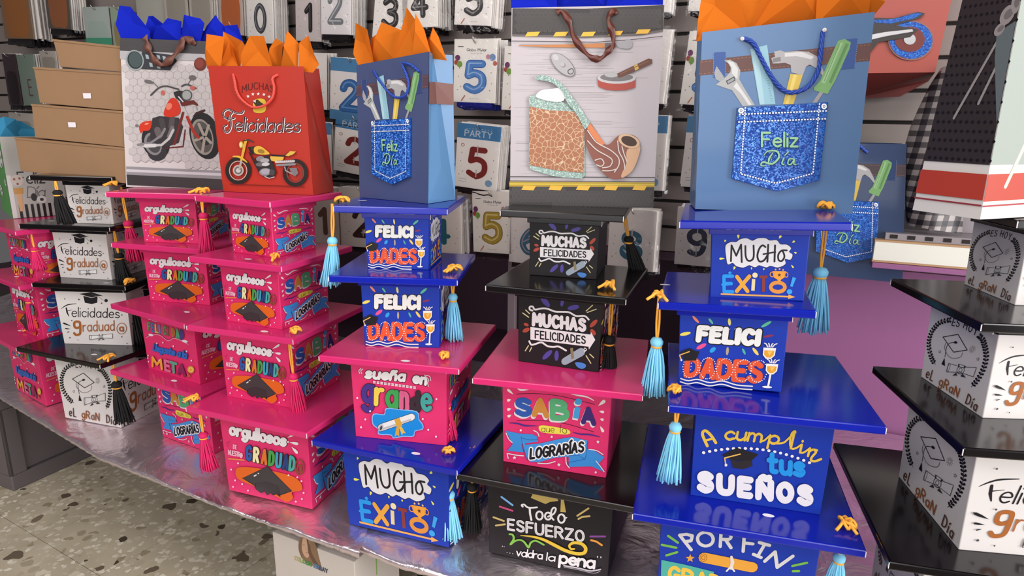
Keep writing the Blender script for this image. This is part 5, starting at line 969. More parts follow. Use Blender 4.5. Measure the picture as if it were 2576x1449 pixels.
# -- red bag
q, _ = bagquad(((523, 165.5), (763, 167), (788, 493), (562, 481)), .6442, -.24)
bg = Bag(q, .085, mat('red_bag', 'a82a1c', .36, coat=.25), 'red gift bag printed MUCHAS Felicidades with a yellow motorcycle, orange tissue inside', top=.7)
A = PX(Art(), 530, 160, 4.39)
A.text('MUCHAS', 348, 322, 700, 326, 72, 8, '5c1a18', arc=42, gap=2.6)
for x, y in ((415, 362), (468, 338), (528, 335), (590, 342), (648, 366)): A.star(x, y, 20, 'e8dcd8')
A.poly([(470, 470), (480, 410), (540, 385), (600, 400), (615, 450), (608, 520), (560, 545), (480, 535)], 'd8b83c', True); A.poly([(465, 415), (520, 395), (560, 430), (600, 455), (560, 480), (500, 470)], '3c3420'); A.poly([(463, 412), (500, 400), (500, 432)], 'd8d4cc'); A.stroke([(490, 480), (560, 470)], 12, '8a3020')
for w, c, d in ((24, 'efe4e2', 6), (20, '2e1420', 0), (4, 'd8b8b8', -2)):
    f_ = lambda L: [(x+d, y+d) for x, y in L]
    A.stroke(f_([(190, 600), (150, 590), (140, 540), (180, 505), (230, 515), (290, 545), (345, 545), (360, 520)]), w, c, sm=True); A.stroke(f_([(240, 540), (215, 580), (225, 640), (220, 710), (190, 755), (150, 740), (145, 695), (175, 680)]), w, c, sm=True); A.stroke(f_([(190, 620), (260, 600)]), w, c)
for d, c, w in ((8, 'efe4e2', 17), (0, '2a1220', 17), (-2, 'd8b8b8', 3)): A.text('elicidades', 268+d, 738+d, 985+d, 752+d, 150, w, c, gap=1.5, shear=.1)
A.stroke([(230, 1330), (1040, 1360)], 10, '7a1c18')
for cx, cy, rx, ry, rc in ((315, 1180, 122, 132, 'd8a8a0'), (945, 1205, 118, 132, '9c3a34')):
    A.ring(cx, cy, rx, ry, 42, '26221f'); A.ring(cx, cy, rx-26, ry-28, 9, rc); A.ring(cx, cy, rx-34, ry-36, 5, '4c3c38')
    for k in range(12): a_ = k*pi/6; A.stroke([(cx+18*cos(a_), cy+18*sin(a_)), (cx+(rx-36)*cos(a_), cy+(ry-38)*sin(a_))], 2, '6c4c48', cap=False)
A.ell(318, 1178, 60, 60, 'b8b0ac'); A.ell(318, 1178, 44, 44, '6c6866'); A.ell(318, 1178, 26, 26, 'c8c4c0')
A.stroke([(330, 1165), (375, 960), (400, 850)], [20, 30, 30], 'd8a838', sm=False); A.stroke([(328, 1170), (345, 1080)], 18, 'a8a4a4')
A.stroke([(262, 1025), (330, 1030), (385, 1065), (415, 1090)], [14, 24, 20, 8], 'e0b03c', sm=True); A.ell(350, 895, 24, 38, 'c8a048'); A.ell(345, 895, 14, 26, 'e8d8a0')
A.stroke([(380, 850), (430, 840), (475, 862)], 16, '3c3834'); A.poly([(430, 920), (520, 910), (640, 970), (660, 1005), (480, 1000)], '3a302c'); A.stroke([(440, 980), (500, 1100), (560, 1210)], 16, '2a2422')
A.poly([(500, 920), (560, 912), (620, 950), (662, 1000), (520, 998), (490, 960)], 'e0b040', True); A.ell(570, 968, 40, 24, '9a7a2c', 15); A.stroke([(440, 930), (470, 985)], 26, '221e1c')
A.poly([(665, 1000), (830, 1010), (880, 970), (955, 968), (940, 995), (870, 1025), (700, 1030)], '2a2424'); A.poly([(835, 1015), (890, 965), (955, 970), (925, 1000), (870, 1022)], 'dcb44c'); A.poly([(670, 1022), (820, 1028), (815, 1060), (740, 1085), (672, 1070)], 'dcb44c')
A.poly([(500, 1040), (650, 1010), (700, 1100), (740, 1200), (700, 1260), (600, 1250), (550, 1180), (500, 1120)], '2e2a2c')
for x, y, rx, ry, c in ((560, 1050, 46, 30, '8a8486'), (610, 1070, 50, 26, 'a8a4a6'), (570, 1110, 60, 24, '6c6668'), (620, 1110, 44, 20, 'c8c4c6'), (615, 1195, 66, 42, '8c8890'), (615, 1190, 50, 30, 'a8a4ac'), (690, 1200, 30, 34, '4a4648')): A.ell(x, y, rx, ry, c, -5)
A.stroke([(735, 1085), (930, 1075)], 26, 'c8c4c4'); A.stroke([(745, 1120), (940, 1110)], 24, '8a8688'); 
for k in range(9): A.ell(755+k*21, 1072, 8, 6, '8a8486', n=8)
A.stroke([(830, 1140), (840, 1180), (940, 1230)], 14, '9c989a'); A.poly([(880, 1150), (960, 1150), (980, 1210), (940, 1245), (900, 1200)], '7c787c'); A.stroke([(610, 1245), (660, 1265), (715, 1250)], 9, 'c8c4c6')
bg.art(A, mf=lambda x, y: pp(x, y, bg.o+bg.q[0], bg.n)-bg.o)
bg.rope([(587, 186), (595, 205), (600, 230), (612, 250), (635, 268), (655, 270), (675, 262), (690, 245), (694, 220), (690, 198), (700, 188)], .0026, mat('red_rope', 'd84a40', .5))
tissue(bg, [[(552, 164), (519, 164), (517, 138), (523, 86), (566, 93)], [(552, 164), (561, 79), (607, 103), (618, 117), (604, 160)], [(552, 164), (573, 100), (602, 164)], [(685, 166), (605, 164), (611, 138), (631, 91), (662, 90)], [(704, 167), (680, 166), (676, 121), (690, 95), (711, 107)], [(749, 168), (704, 167), (714, 104), (725, 77), (752, 110)], [(790, 174), (749, 169), (752, 107), (776, 89), (790, 138), (802, 162)]], ORT, 'orange tissue paper in the red gift bag', 5)
# -- maroon glitter motorcycle bag hanging at the top right
bg = Bag(wallquad(((2180, -190), (2440, -205), (2353, 178), (2120, 190)), .12), .11, mat('brick_red_bag', 'a04a40', .45), 'brick red gift bag with a blue glitter motorcycle hanging at the top right', top=.9, group='gift bags hanging on the slatwall')
bg.n = WN; LM = lambda p: bg.loc(2100+p[0]/2.0125, p[1]/2.0125)
def ap(name, pts, m, t0, t1, sm=False):
    if sm: pts = smooth(list(pts)+[pts[0]], True, 3)[:-1]
    mb = MB(); slab(mb, [LM(p) for p in pts], bg.n, t0, t1); return mb.build(name, m, bg.r)
DKB = mat('dark_bike_print', '2c2624', .4)
def ell_(cx, cy, rx, ry, n=28, r=0): return [(cx+rx*cos(2*pi*i/n), cy+ry*sin(2*pi*i/n)) for i in range(n)]
o_ = bg.o; fe0, fe1 = bg.q[0], bg.q[1]; mb = MB(); w0, w1, w2 = (wp(2140, 250, .02)-o_, wp(2264, 243, .02)-o_, wp(2335, 205, .02)-o_)
mb.add([fe0, fe1, w2, w1, w0], [(0, 4, 3, 2, 1)]); mb.build('bag_bottom', mat('dark_maroon', '6c2420', .5), bg.r)  # darker red has the shadow on the bag's underside painted in
ap('wheel_backing', ell_(385, 205, 116, 102), mat('bike_outline', '8a5a50', .5), .001, .004); ap('glitter_tyre', ell_(385, 205, 108, 94), GLB, .004, .005); ap('wheel_centre', ell_(378, 200, 76, 64), mat('maroon_print', '6c2c26', .5), .005, .0056)
ap('wheel_hub', ell_(378, 200, 30, 28), mat('chrome_print', 'a8a6a8', .3, .6), .0056, .007)
ap('bike_frame', [(-60, 40), (120, 90), (300, 95), (420, 62), (455, 70), (430, 95), (300, 130), (420, 150), (380, 190), (220, 215), (180, 265), (60, 280), (-60, 200)], DKB, .005, .0075)
ap('glitter_seat', [(120, 110), (300, 98), (410, 68), (440, 72), (400, 95), (280, 122)], GLB, .0075, .0085); ap('glitter_tank', [(-60, 60), (100, 105), (200, 120), (180, 150), (20, 160), (-60, 140)], GLB, .0075, .0085)
ap('exhaust_pipe', [(120, 190), (250, 165), (390, 150), (395, 162), (260, 185), (130, 215)], mat('chrome_print'), .0075, .009)
# -- golf bag at the right edge
N0 = gp(2470, 528, .6801); N0 = CO+(N0-CO)*((.86)/(N0-CO).y) ; N0.z = .6805
gy = .36; gr = Vector((cos(gy), sin(gy), 0)); up = Vector((0, 0, 1)); gb = [N0, N0+gr*.25, N0+gr*.25+up*.36, N0+up*.36]
bg = Bag(gb, .098, mat('white_golf_bag', 'cfcac6', .4, coat=.15), 'large white and black gift bag with golf clubs at the right edge', top=.68, fold=0)
A = Art(((0, 0), (250, 0), (250, 360), (0, 360)))
A.poly([(0, 0), (250, 0), (250, 290), (0, 290)], '9aa39c'); A.poly([(0, 302), (250, 298), (250, 333), (0, 337)], 'b8402e'); A.stroke([(0, 343), (250, 339)], 2.2, 'a83a44', cap=False); A.stroke([(62, 255), (36, 318)], 6, 'c8c4bc'); A.stroke([(150, 40), (70, 240)], 7, 'dcd8d0')
bg.art(A)
lv = lambda P, Q, t: P+(Q-P)*t
fbL, ftL, bbL, btL = bg.q[0], bg.q[3], bg.bk[0], bg.bk[3]
A = Art(((0, 0), (125, 0), (125, 360), (0, 360))); A.poly([(0, 0), (125, 0), (125, 290), (0, 290)], '2c2528')
for r_ in range(24):
    for k_ in range(11):
        x = 5+k_*11.5+(5.7 if r_ % 2 else 0); A.poly([(x-3.4, 9+r_*12), (x, 6.5+r_*12), (x+3.4, 9+r_*12), (x, 11.5+r_*12)], '100b12')
A.poly([(0, 302), (125, 302), (125, 335), (0, 335)], 'a8392c'); A.stroke([(0, 342), (125, 342)], 2.2, '8a3038', cap=False)
A.stroke([(96, 140), (42, 232)], 4.5, '8a8484'); A.stroke([(104, 170), (84, 214)], 4.5, '8a8484'); A.poly([(92, 130), (125, 118), (125, 240), (112, 200), (98, 160)], '5c6468')
for x, y, rx, ry in ((114, 82, 16, 12), (106, 110, 18, 11), (96, 126, 13, 7), (118, 98, 10, 12)): A.ell(x, y, rx*.8, ry, '8c8484', -20); A.ell(x+2, y-1, rx*.5, ry*.5, '6a6466', -20)
n_ = (fbL-bbL).cross(btL-bbL).normalized(); n_ = n_ if n_.dot(-gr) > 0 else -n_
A.build('side_print', bg.r, bil(bbL, fbL, ftL, btL), n_, .0014)
# ---------------------------------------------------------------- brown cartons, football bag
CB = mat('brown_cardboard', '937152', .8, noise=.07, nscale=14)
c1 = gp(52, 430, .655); cyaw = -.35; cn = Vector((sin(cyaw), -cos(cyaw), 0)); cr_ = Vector((cos(cyaw), sin(cyaw), 0))
for i, (TL, TR, BR, BL, sk, lab) in enumerate((((37, 346), (312, 373), (315, 462), (52, 430), None, 'widest brown cardboard carton, lowest of four, on the small white box'), ((79, 262), (306, 281), (310, 371), (88, 346), (181, 314), 'brown cardboard carton with a white sticker, second from bottom of four'), ((84, 169), (303, 184), (307, 279), (100, 259), (219, 241), 'brown cardboard carton with a white sticker, third from bottom of four'), ((133, 99), (302, 118), (303, 182), (151, 168), None, 'smallest brown cardboard carton on top of the four'))):
    P0 = c1-cn*.003*i; q = [pp(p[0], p[1], P0, cn) for p in (BL, BR, TR, TL)]
    r = empty('cardboard_carton', q[0], 0); tag(r, lab, 'box', 'brown cardboard cartons'); V = [p-q[0] for p in q]; D = -cn*.24; mb = MB()
    V[1] = V[1]+cr_*.012; V[2] = V[2]+cr_*.012
    mb.add(V+[p+D for p in V], [(0, 1, 2, 3), (5, 4, 7, 6), (1, 5, 6, 2), (4, 0, 3, 7), (3, 2, 6, 7), (1, 0, 4, 5)]); mb.build('carton_body', CB, r, bevel=.0012)
    mb = MB(); up_ = Vector((0, 0, -.004)); mb.add([V[3]+cn*.0016+up_, V[2]+cn*.0016+up_, V[2]+cn*.0016-up_*.2, V[3]+cn*.0016-up_*.2, V[3]+D+up_, V[2]+D+up_, V[2]+D-up_*.2, V[3]+D-up_*.2], [(0, 1, 2, 3), (3, 2, 6, 7), (1, 5, 6, 2), (4, 0, 3, 7)]); mb.build('top_flap', CB, r)
    if sk:
        c = pp(sk[0], sk[1], P0+cn*.002, cn)-q[0]; mb = MB(); mb.add([c+cr_*a*.013+Vector((0, 0, b*.006)) for a, b in ((-1, -1), (1, -1), (1, 1), (-1, 1))], [(0, 1, 2, 3)]); mb.build('price_sticker', mat('sticker_paper', 'e9e2e8', .5), r)
n0 = gp(38, 588, .5156); fy = .75; fr_ = Vector((cos(fy), sin(fy), 0)); fn = Vector((sin(fy), -cos(fy), 0))
n0 = Vector((-1.385, 1.83, .5156)); tpx = proj(n0)
n0 = pp(40, 588, n0, Vector((0, -1, 0))); n0.z = .5156
w3 = pp(170, 575, n0, fn); fw_ = (w3-n0).length; hb_ = .222
bg = Bag([n0, n0+fr_*fw_, n0+fr_*fw_+up*hb_, n0+up*hb_], .22, mat('green_pitch_bag', '4f8a48', .45, noise=.25, nscale=60), 'green and white gift bag with footballs and Feliz Día print at the left edge', top=.95, fold=0)
A = Art(((0, 0), (170, 0), (170, 240), (0, 240)))
A.poly([(0, 0), (170, 0), (170, 240), (0, 240)], 'b9b6b0'); A.text('Feliz', 34, 138, 112, 138, 34, 4.5, '3a3a3c', gap=2); A.text('Día', 52, 180, 105, 180, 32, 3, '6a6a6c', gap=1, shear=.2)
for k in range(8): A.poly([(22+k*18, 200), (31+k*18, 200), (31+k*18, 240), (22+k*18, 240)], '1f1a1c')
A.poly([(0, 112), (14, 112), (14, 240), (0, 240)], 'd8d4d2'); A.ell(30, 128, 20, 17, 'cfc4bc'); 
for x, y in ((22, 124), (38, 122), (30, 138)): A.ell(x, y, 4, 4, 'a05a44', n=6)
A.poly([(14, 150), (44, 150), (42, 168), (16, 168)], 'c8924c'); A.poly([(20, 168), (38, 168), (34, 220), (24, 220)], 'd8a878'); A.ell(95, 188, 16, 11, 'd8d4d0'); A.ell(95, 188, 6, 5, '3a3638'); A.ell(72, 180, 9, 12, '2a2628')
bg.art(A)
fb_, ft_, bb_, bt_ = bg.q[0], bg.q[3], bg.bk[0], bg.bk[3]
A = Art(((0, 0), (100, 0), (100, 170), (0, 170))); 
for cx, cy, r_ in ((72, 42, 24), (86, 96, 8), (30, 120, 12)):
    A.ell(cx, cy, r_, r_, 'c9c9c4', n=24); A.ell(cx+1, cy, r_*.3, r_*.3, '2a2828', n=6)
    for k in range(5): A.ell(cx+r_*.74*cos(k*1.256), cy+r_*.74*sin(k*1.256), r_*.17, r_*.2, '2a2828', n=6)
nn = (fb_-bb_).cross(bt_-bb_).normalized(); nn = nn if nn.dot(-fr_) > 0 else -nn
A.build('side_print', bg.r, bil(bb_, fb_, ft_, bt_), nn, .001)
tissue(bg, [[(-10, 352), (-30, 310), (10, 293), (40, 300), (50, 350)], [(20, 350), (30, 300), (55, 306), (88, 325), (95, 350)]], SKT, 'sky blue tissue paper in the football gift bag at the left edge', 6)
# ---------------------------------------------------------------- right background: white board, open carton, checked gift bag
wm = mat('white_board', 'dcdad0', .45); s_ = lambda px, py, off: (wp(px, py, off)-Vector((0, WY, 0))).dot(WR)
sA, sB = s_(2270, 640, .16), s_(2500, 640, .16); zb_ = wp(2280, 665, .16).z; zt_ = wp(2280, 608, .16).z
def wobj(name, label, cat, s0, o0, z0): r = empty(name, wall(s0, o0, z0), math.atan(-WT)); return tag(r, label, cat)
r = wobj('storage_box', 'long white flat box with kraft edges on the ledge behind the right edge stack', 'box', sA-.06, .16, zb_)
L_ = sB-sA+.3; mb = MB(); mb.box((0, 0, .004), (L_, .14, zt_-zb_-.004)); mb.build('box_body', wm, r, bevel=.001)
kr = mat('kraft_edge', 'b08a64', .7); mb = MB(); mb.box((-.001, -.001, zt_-zb_-.004), (L_+.001, .14, zt_-zb_)); mb.build('top_edge', kr, r); mb = MB(); mb.box((-.001, -.001, 0), (L_+.001, .14, .004)); mb.build('bottom_edge', kr, r)
r = wobj('wall_ledge', 'narrow purple ledge fixed to the wall under the white flat box', 'shelf', sA-.06, .17, zb_-.013); mb = MB(); mb.box((0, 0, 0), (L_+.1, .155, .012)); mb.build('ledge_board', PURP, r, bevel=.001)
z2 = zt_; r = wobj('open_carton', 'open white carton with black checks along its edge on the flat box', 'box', sA-.04, .15, z2); mb = MB(); wg = mat('pale_carton', '8c8488', .5)
mb.box((0, 0, 0), (.24, .12, .016)); mb.build('carton_tray', wg, r, bevel=.001); mb = MB(); mb.box((.10, .09, .0165), (.30, .10, .07)); mb.build('raised_flap', wg, r)
mb = MB(); mb.add([Vector((.0, .09, .0165)), Vector((.10, .09, .0165)), Vector((.10, .09, .07)), Vector((.0, .1, .06))], [(0, 1, 2, 3), (3, 2, 1, 0)]); mb.build('dark_flap', mat('dark_flap', '3c3436', .6), r)
for k in range(6): mb = MB(); mb.box((.01+k*.036, -.001, .004), (.026+k*.036, .0, .013)); mb.build('black_check', DARK, r)
# checked bag, leaning and bulging
def gingham():
    m = bpy.data.materials.new('gingham_print'); m.use_nodes = True; nt = m.node_tree; b = nt.nodes['Principled BSDF']; at = nd(nt, 'ShaderNodeUVMap'); sp = nd(nt, 'ShaderNodeSeparateXYZ'); nt.links.new(at.outputs[0], sp.inputs[0]); vals = []
    for k in (0, 1):
        mo = nd(nt, 'ShaderNodeMath', operation='FRACT'); nt.links.new(sp.outputs[k], mo.inputs[0]); g = nd(nt, 'ShaderNodeMath', operation='GREATER_THAN'); g.inputs[1].default_value = .5; nt.links.new(mo.outputs[0], g.inputs[0]); vals.append(g)
    ad = nd(nt, 'ShaderNodeMath', operation='ADD'); nt.links.new(vals[0].outputs[0], ad.inputs[0]); nt.links.new(vals[1].outputs[0], ad.inputs[1]); mu = nd(nt, 'ShaderNodeMath', operation='MULTIPLY'); mu.inputs[1].default_value = .5; nt.links.new(ad.outputs[0], mu.inputs[0])
    r = nd(nt, 'ShaderNodeValToRGB'); r.color_ramp.interpolation = 'CONSTANT'; r.color_ramp.elements[0].color = lin('15101a'); e = r.color_ramp.elements.new(.25); e.color = lin('4a4446'); r.color_ramp.elements[-1].position = .75; r.color_ramp.elements[-1].color = lin('968e8c')
    nt.links.new(mu.outputs[0], r.inputs[0]); nt.links.new(r.outputs[0], b.inputs['Base Color']); b.inputs['Roughness'].default_value = .5; return m
lf = [(2375, 168), (2345, 215), (2318, 270), (2296, 320), (2284, 360), (2281, 420), (2281, 480), (2283, 530), (2287, 568)]; rg = [(2520, 165), (2500, 220), (2480, 270), (2470, 330), (2450, 380), (2440, 440), (2430, 480), (2425, 520), (2420, 590)]
GO = wall((sA+sB)/2, .14, z2+.017); V = []; NU = 8
for (a, b) in zip(lf, rg):
    for k in range(NU+1):
        t = k/NU; p = wp(a[0]+(b[0]-a[0])*t, a[1]+(b[1]-a[1])*t, .13+.035*sin(pi*min(1, t*1.2))*.8); p.z = max(p.z, z2+.018); V.append(p)
mb = MB(); nr = len(lf); bkV = [p-WN*.05 for p in V]; mb.add(V+bkV, [((i+1)*(NU+1)+k, (i+1)*(NU+1)+k+1, i*(NU+1)+k+1, i*(NU+1)+k) for i in range(nr-1) for k in range(NU)]+[(nr*(NU+1)+(i+1)*(NU+1), (i+1)*(NU+1), i*(NU+1), nr*(NU+1)+i*(NU+1)) for i in range(nr-1)], None, True)
r = empty('gift_bag', (0, 0, 0)); tag(r, 'black and grey gingham checked gift bag behind the golf gift bag', 'bag', 'gift bags hanging on the slatwall')
o = mb.build('bag_body', gingham(), r); uv = o.data.uv_layers.new(name='UVMap')
for poly in o.data.polygons:
    for li in poly.loop_indices:
        co_ = o.data.vertices[o.data.loops[li].vertex_index].co; sx = (co_-Vector((0, WY, 0))).dot(WR); uv.data[li].uv = ((sx-.12*co_.z)*40, co_.z*40)
# ---------------------------------------------------------------- balloon packets on hooks
FILM = clearfilm(); FOILD = mat('folded_foil_dark', '2a2226', .25, .5, bump=.6, bscale=60); FOILB = mat('folded_foil_blue', '2a34b0', .25, .5, bump=.6, bscale=60)
HOOK = mat('wire_hook', 'b8b0ac', .3, .9)
def p_basic(A, dig, dc, hl, x0=32, w=36, y=112, h=62, lw=15, out=None, head=None, party=False, conf=True, title=None, sten=False):
    if head: A.poly([(0, 0), (100, 0), (100, 32 if not party else 34), (0, 32 if not party else 34)], head)
    if head and not party: A.poly([(0, 126), (100, 126), (100, 150), (0, 150)], head)
    if party:
        A.text('PARTY', 18, 28, 80, 28, 13, 2.2, 'dce6ee', gap=2.4)
        for x in range(22, 84, 7): A.star(x, 10-abs(x-52)*-.06, 1.8, 'c8d4e0')
        A.ring(15, 50, 3.4, 3.6, 1.2, 'b04a3c'); A.ell(80, 133, 8, 8, '8ab4d4'); A.text('------', 10, 132, 28, 132, 7, .8, '8a8484'); A.text('-----', 10, 138, 28, 138, 7, .8, '8a8484')
    if title:
        A.text(title, 30, 28, 76, 28, 6, .9, '5c5658', gap=1.6); A.text('----', 40, 34, 66, 34, 4, .7, '9a9494'); A.stroke([(10, 18), (22, 18)], 1.6, '4a4446')
        for x, y, r_, c in ((9, 44, 6, '7a3a70'), (6, 55, 5, 'c04a44'), (14, 59, 6.5, '86b04c'), (90, 42, 7, '86a4d4'), (80, 41, 5, 'd89aa4'), (96, 56, 5, 'd06a5c')): A.ell(x, y, r_, r_*1.15, c)
        A.stroke([(20, 146), (28, 134)], 2.4, 'd07a5c'); A.text('----', 40, 142, 62, 142, 5, .8, 'b8a070')
    if conf:
        for x, y in ((14, 68), (12, 88), (88, 78), (90, 104), (18, 112), (86, 120), (52, 126), (10, 120)): A.star(x, y, 1.6, '5a5458')
    if dig:
        if out: A.text(dig, x0, y, x0+w, y, h, lw+3.5, out, gap=0)
        A.text(dig, x0, y, x0+w, y, h, lw, dc, gap=0)
        if hl: A.text(dig, x0-1.6, y-1.6, x0+w-1.6, y-1.6, h, lw*.22, hl, gap=0)
        if sten: A.stroke([(50, 118-h-8), (50, 118-h+14)], 2.4, 'd2ccc8', cap=False); A.stroke([(50, 104), (50, 122)], 2.4, 'd2ccc8', cap=False)
        if title or head: A.poly([(50, 122), (47, 127), (53, 127)], dc)
def mk(**k):
    A = Art(((0, 0), (100, 0), (100, 150), (0, 150))); p_basic(A, **k); return A
PK = {
 'blue5': (mk(dig='5', dc='5c94dc', hl='a8ccf4', title='Globo Mylar', out='3c6cb4'), 'f2ede6'), 'gold5': (mk(dig='5', dc='c4a43c', hl='f0e09a', title='Globo Mylar', out='8c7424'), 'efe8e0'),
 'blue2': (mk(dig='2', dc='3f78b8', hl='7aaae0', head='5c96c4', out='2c5a94'), 'eee6e2'), 'party2': (mk(dig='2', dc='8c2a24', hl=None, head='4a8cc0', party=True, lw=13, sten=True), 'f2ece6'),
 'party5': (mk(dig='5', dc='8c2a24', hl=None, head='4a8cc0', party=True, lw=13, sten=True), 'f2ece6'), 'brown2': (mk(dig='2', dc='4a302c', hl=None, lw=12, y=118, sten=True), 'e6ded6'),
 'brown1': (mk(dig='1', dc='7c5648', hl=None, lw=14, y=118, x0=44, w=14), 'd8ccc4'), 'teal4': (mk(dig='4', dc='2c7a8a', hl=None, lw=13, y=118, sten=True), 'e4dad2'),
 'mix6': (mk(dig='6', dc='3c7a94', hl='b8a4b4', lw=14, y=112), 'e4dcd8'), 'teal8': (mk(dig='8', dc='2f6f88', hl=None, lw=13, y=116, sten=True), 'e8dfd8'), 'navy9': (mk(dig='9', dc='2c3450', hl=None, lw=13, y=112, sten=True), 'e2dad6'),
 'black5': (mk(dig='5', dc='3a3636', hl='8a8686', title='Globo Mylar'), 'eee8e4'), 'black4': (mk(dig='4', dc='3c3838', hl='8c8888'), 'ece6e0'), 'black3': (mk(dig='3', dc='2e2a2a', hl='7a7676'), 'eae4e0'),
 'silver2': (mk(dig='2', dc='84868a', hl='c4c6ca'), 'e0dada'), 'black1': (mk(dig='1', dc='1c1414', hl='5a5452', x0=42, w=16), 'c8bcba'), 'black0': (mk(dig='0', dc='46464a', hl='8a8a92', lw=13), 'dcd6d2'),
 'plain': (mk(dig='', dc='', hl=None), 'e6dfda'), 'plainparty': (mk(dig='', dc='', hl=None, head='5c94c0', party=True, sten=True), 'e6dfda'),
}
def solid(name, c, c2=None, band=None):
    A = Art(((0, 0), (100, 0), (100, 150), (0, 150)))
    if c2: A.poly([(14, 60), (50, 50), (86, 62), (84, 140), (50, 146), (16, 138)], c2, True)
    if band: A.poly([(0, 108), (100, 108), (100, 142), (0, 142)], band)
    PK[name] = (A, c)
solid('bronze', '8a6a50', 'b0723c'); solid('darkorange', '5c524c', 'a86a44'); solid('iris', 'b0b8b4', 'b8c8c0', '54a888'); solid('silverp', 'a8a49c', 'bcbab0'); solid('white', 'b4aca4', 'a8a094'); solid('orange8', 'b4a298', 'c06a3c'); solid('greengrey', '7c8c80', '8c9c92'); solid('darkp', '3c2c34', '2c1c24'); solid('goldgreen', '9cac98', 'a8986c')
A = PK['greengrey'][0]; A.text('E', 44, 120, 62, 120, 46, 5, '6c5048')
pcount = 0
def packet(kind, TL, TR, BL, n, label, off=.12, foil_=None, grp='balloon packets on wall hooks', hook=True, back='e6dfda', step=.0085):
    global pcount
    a, b, c = wp(*TL, off), wp(*TR, off), wp(*BL, off); w = (b-a).length; h = (c-a).length; ex = (b-a).normalized(); ez = WN.cross(ex).normalized(); ez = -ez if ez.z < 0 else ez
    Mx = Matrix((ex, -WN, ez)).transposed().to_4x4(); ctr = (a+b)/2+ex*0
    def root(nm, o_): r = empty(nm, o_); r.rotation_euler = Mx.to_euler(); return r
    r = root('balloon_packet', ctr); tag(r, label, 'packet', grp)
    mb = MB(); mb.box((-w/2, 0, -h), (w/2, .0022, 0), PK[kind][1]); card = mb.build('card', FLATC, r, bevel=.0015)
    PK[kind][0].build('printed_front', r, bil(Vector((-w/2, 0, -h)), Vector((w/2, 0, -h)), Vector((w/2, 0, 0)), Vector((-w/2, 0, 0))), Vector((0, -1, 0)), .0002)
    rr = random.Random(int(TL[0])+7); mb = MB(); N = 8; V = []
    for j in range(6):
        for i in range(N+1):
            u = i/N; v = j/5; V.append(Vector((-w*.42+u*w*.84+rr.uniform(-.002, .002), .0032+.003*sin(pi*u)*(1 if j % 2 else .6), -h*.55-h*.53*v+rr.uniform(-.003, .003)*(j == 5)-.004*(u-.5)**2)))
    V2 = [Vector((p.x, -.0005 if p.z < -h else .0024, p.z)) for p in V]
    L0 = len(V); fs = [(j*(N+1)+i, j*(N+1)+i+1, (j+1)*(N+1)+i+1, (j+1)*(N+1)+i) for j in range(5) for i in range(N)]
    mb.add(V2+V, fs+[tuple(L0+k for k in f[::-1]) for f in fs]+[(5*(N+1)+i, 5*(N+1)+i+1, L0+5*(N+1)+i+1, L0+5*(N+1)+i) for i in range(N)], None, True); fo = mb.build('folded_balloon', foil_ or FOILD, r)
    mb = MB(); V = []; NX, NZ = 8, 12
    for j in range(NZ+1):
        for i in range(NX+1):
            u, v = i/NX, j/NZ; V.append(Vector((-w*.54+u*w*1.08+rr.uniform(-.0012, .0012), -.0035-.003*sin(pi*u)*rr.uniform(.5, 1), .008-(h*1.12+.008)*v)))
    mb.add(V, [(j*(NX+1)+i, (j+1)*(NX+1)+i, (j+1)*(NX+1)+i+1, j*(NX+1)+i+1) for j in range(NZ) for i in range(NX)], None, True); mb.build('clear_sleeve', FILM, r)
    if n:
        mb = MB(); mb.box((-w/2, 0, -h), (w/2, .0022, 0), back); b0 = root('balloon_packet', ctr-WN*step+ex*.001); tag(b0, 'packet stacked behind the '+label, 'packet', 'packets stacked behind the '+label); mb.build('card', FLATC, b0); f2 = bpy.data.objects.new('folded_balloon', fo.data); sc.collection.objects.link(f2); f2.parent = b0
        mb = MB(); mb.add([Vector((w/2+.0015, 0, .002)), Vector((w/2+.007, .002, .0)), Vector((w/2+.006, .003, -h*1.04)), Vector((w/2+.0015, 0, -h*1.05))], [(0, 1, 2, 3)]); mb.build('sleeve_edge', FILM, b0)
        for k in range(2, n+1):
            o = b0.copy(); sc.collection.objects.link(o); o.location = ctr-WN*step*k+ex*rr.uniform(-.004, .006)+Vector((0, 0, rr.uniform(-.005, .004))); o.rotation_euler = (Mx @ Matrix.Rotation(rr.uniform(-.025, .025), 4, 'Y')).to_euler()
            for ch in b0.children: d = ch.copy(); sc.collection.objects.link(d); d.parent = o
    if hook:
        hp = ctr-ez*.010; hk = empty('display_hook', hp-WN*off); tag(hk, 'wire hook of the '+label, 'hook', 'wire hooks on the slatwall'); mb = MB()
        pts = [WN*.002, WN*(off+.006), WN*(off+.014)+Vector((0, 0, .006)), WN*(off+.018)+Vector((0, 0, .014))]
        mb.tube(pts, .0021, 6); mb.build('hook_wire', HOOK, hk); mb = MB(); wpt = [p for p in (Vector((-.012, 0, 0)), Vector((.012, 0, 0)))]; rt_ = WR
        mb.add([rt_*a_+Vector((0, 0, z_))+WN*o_ for o_ in (.0005, .004) for a_, z_ in ((-.012, -.012), (.012, -.012), (.012, .012), (-.012, .012))], [(0, 1, 2, 3), (4, 7, 6, 5), (0, 4, 5, 1), (1, 5, 6, 2), (2, 6, 7, 3), (3, 7, 4, 0)]); mb.build('hook_plate', HOOK, hk)
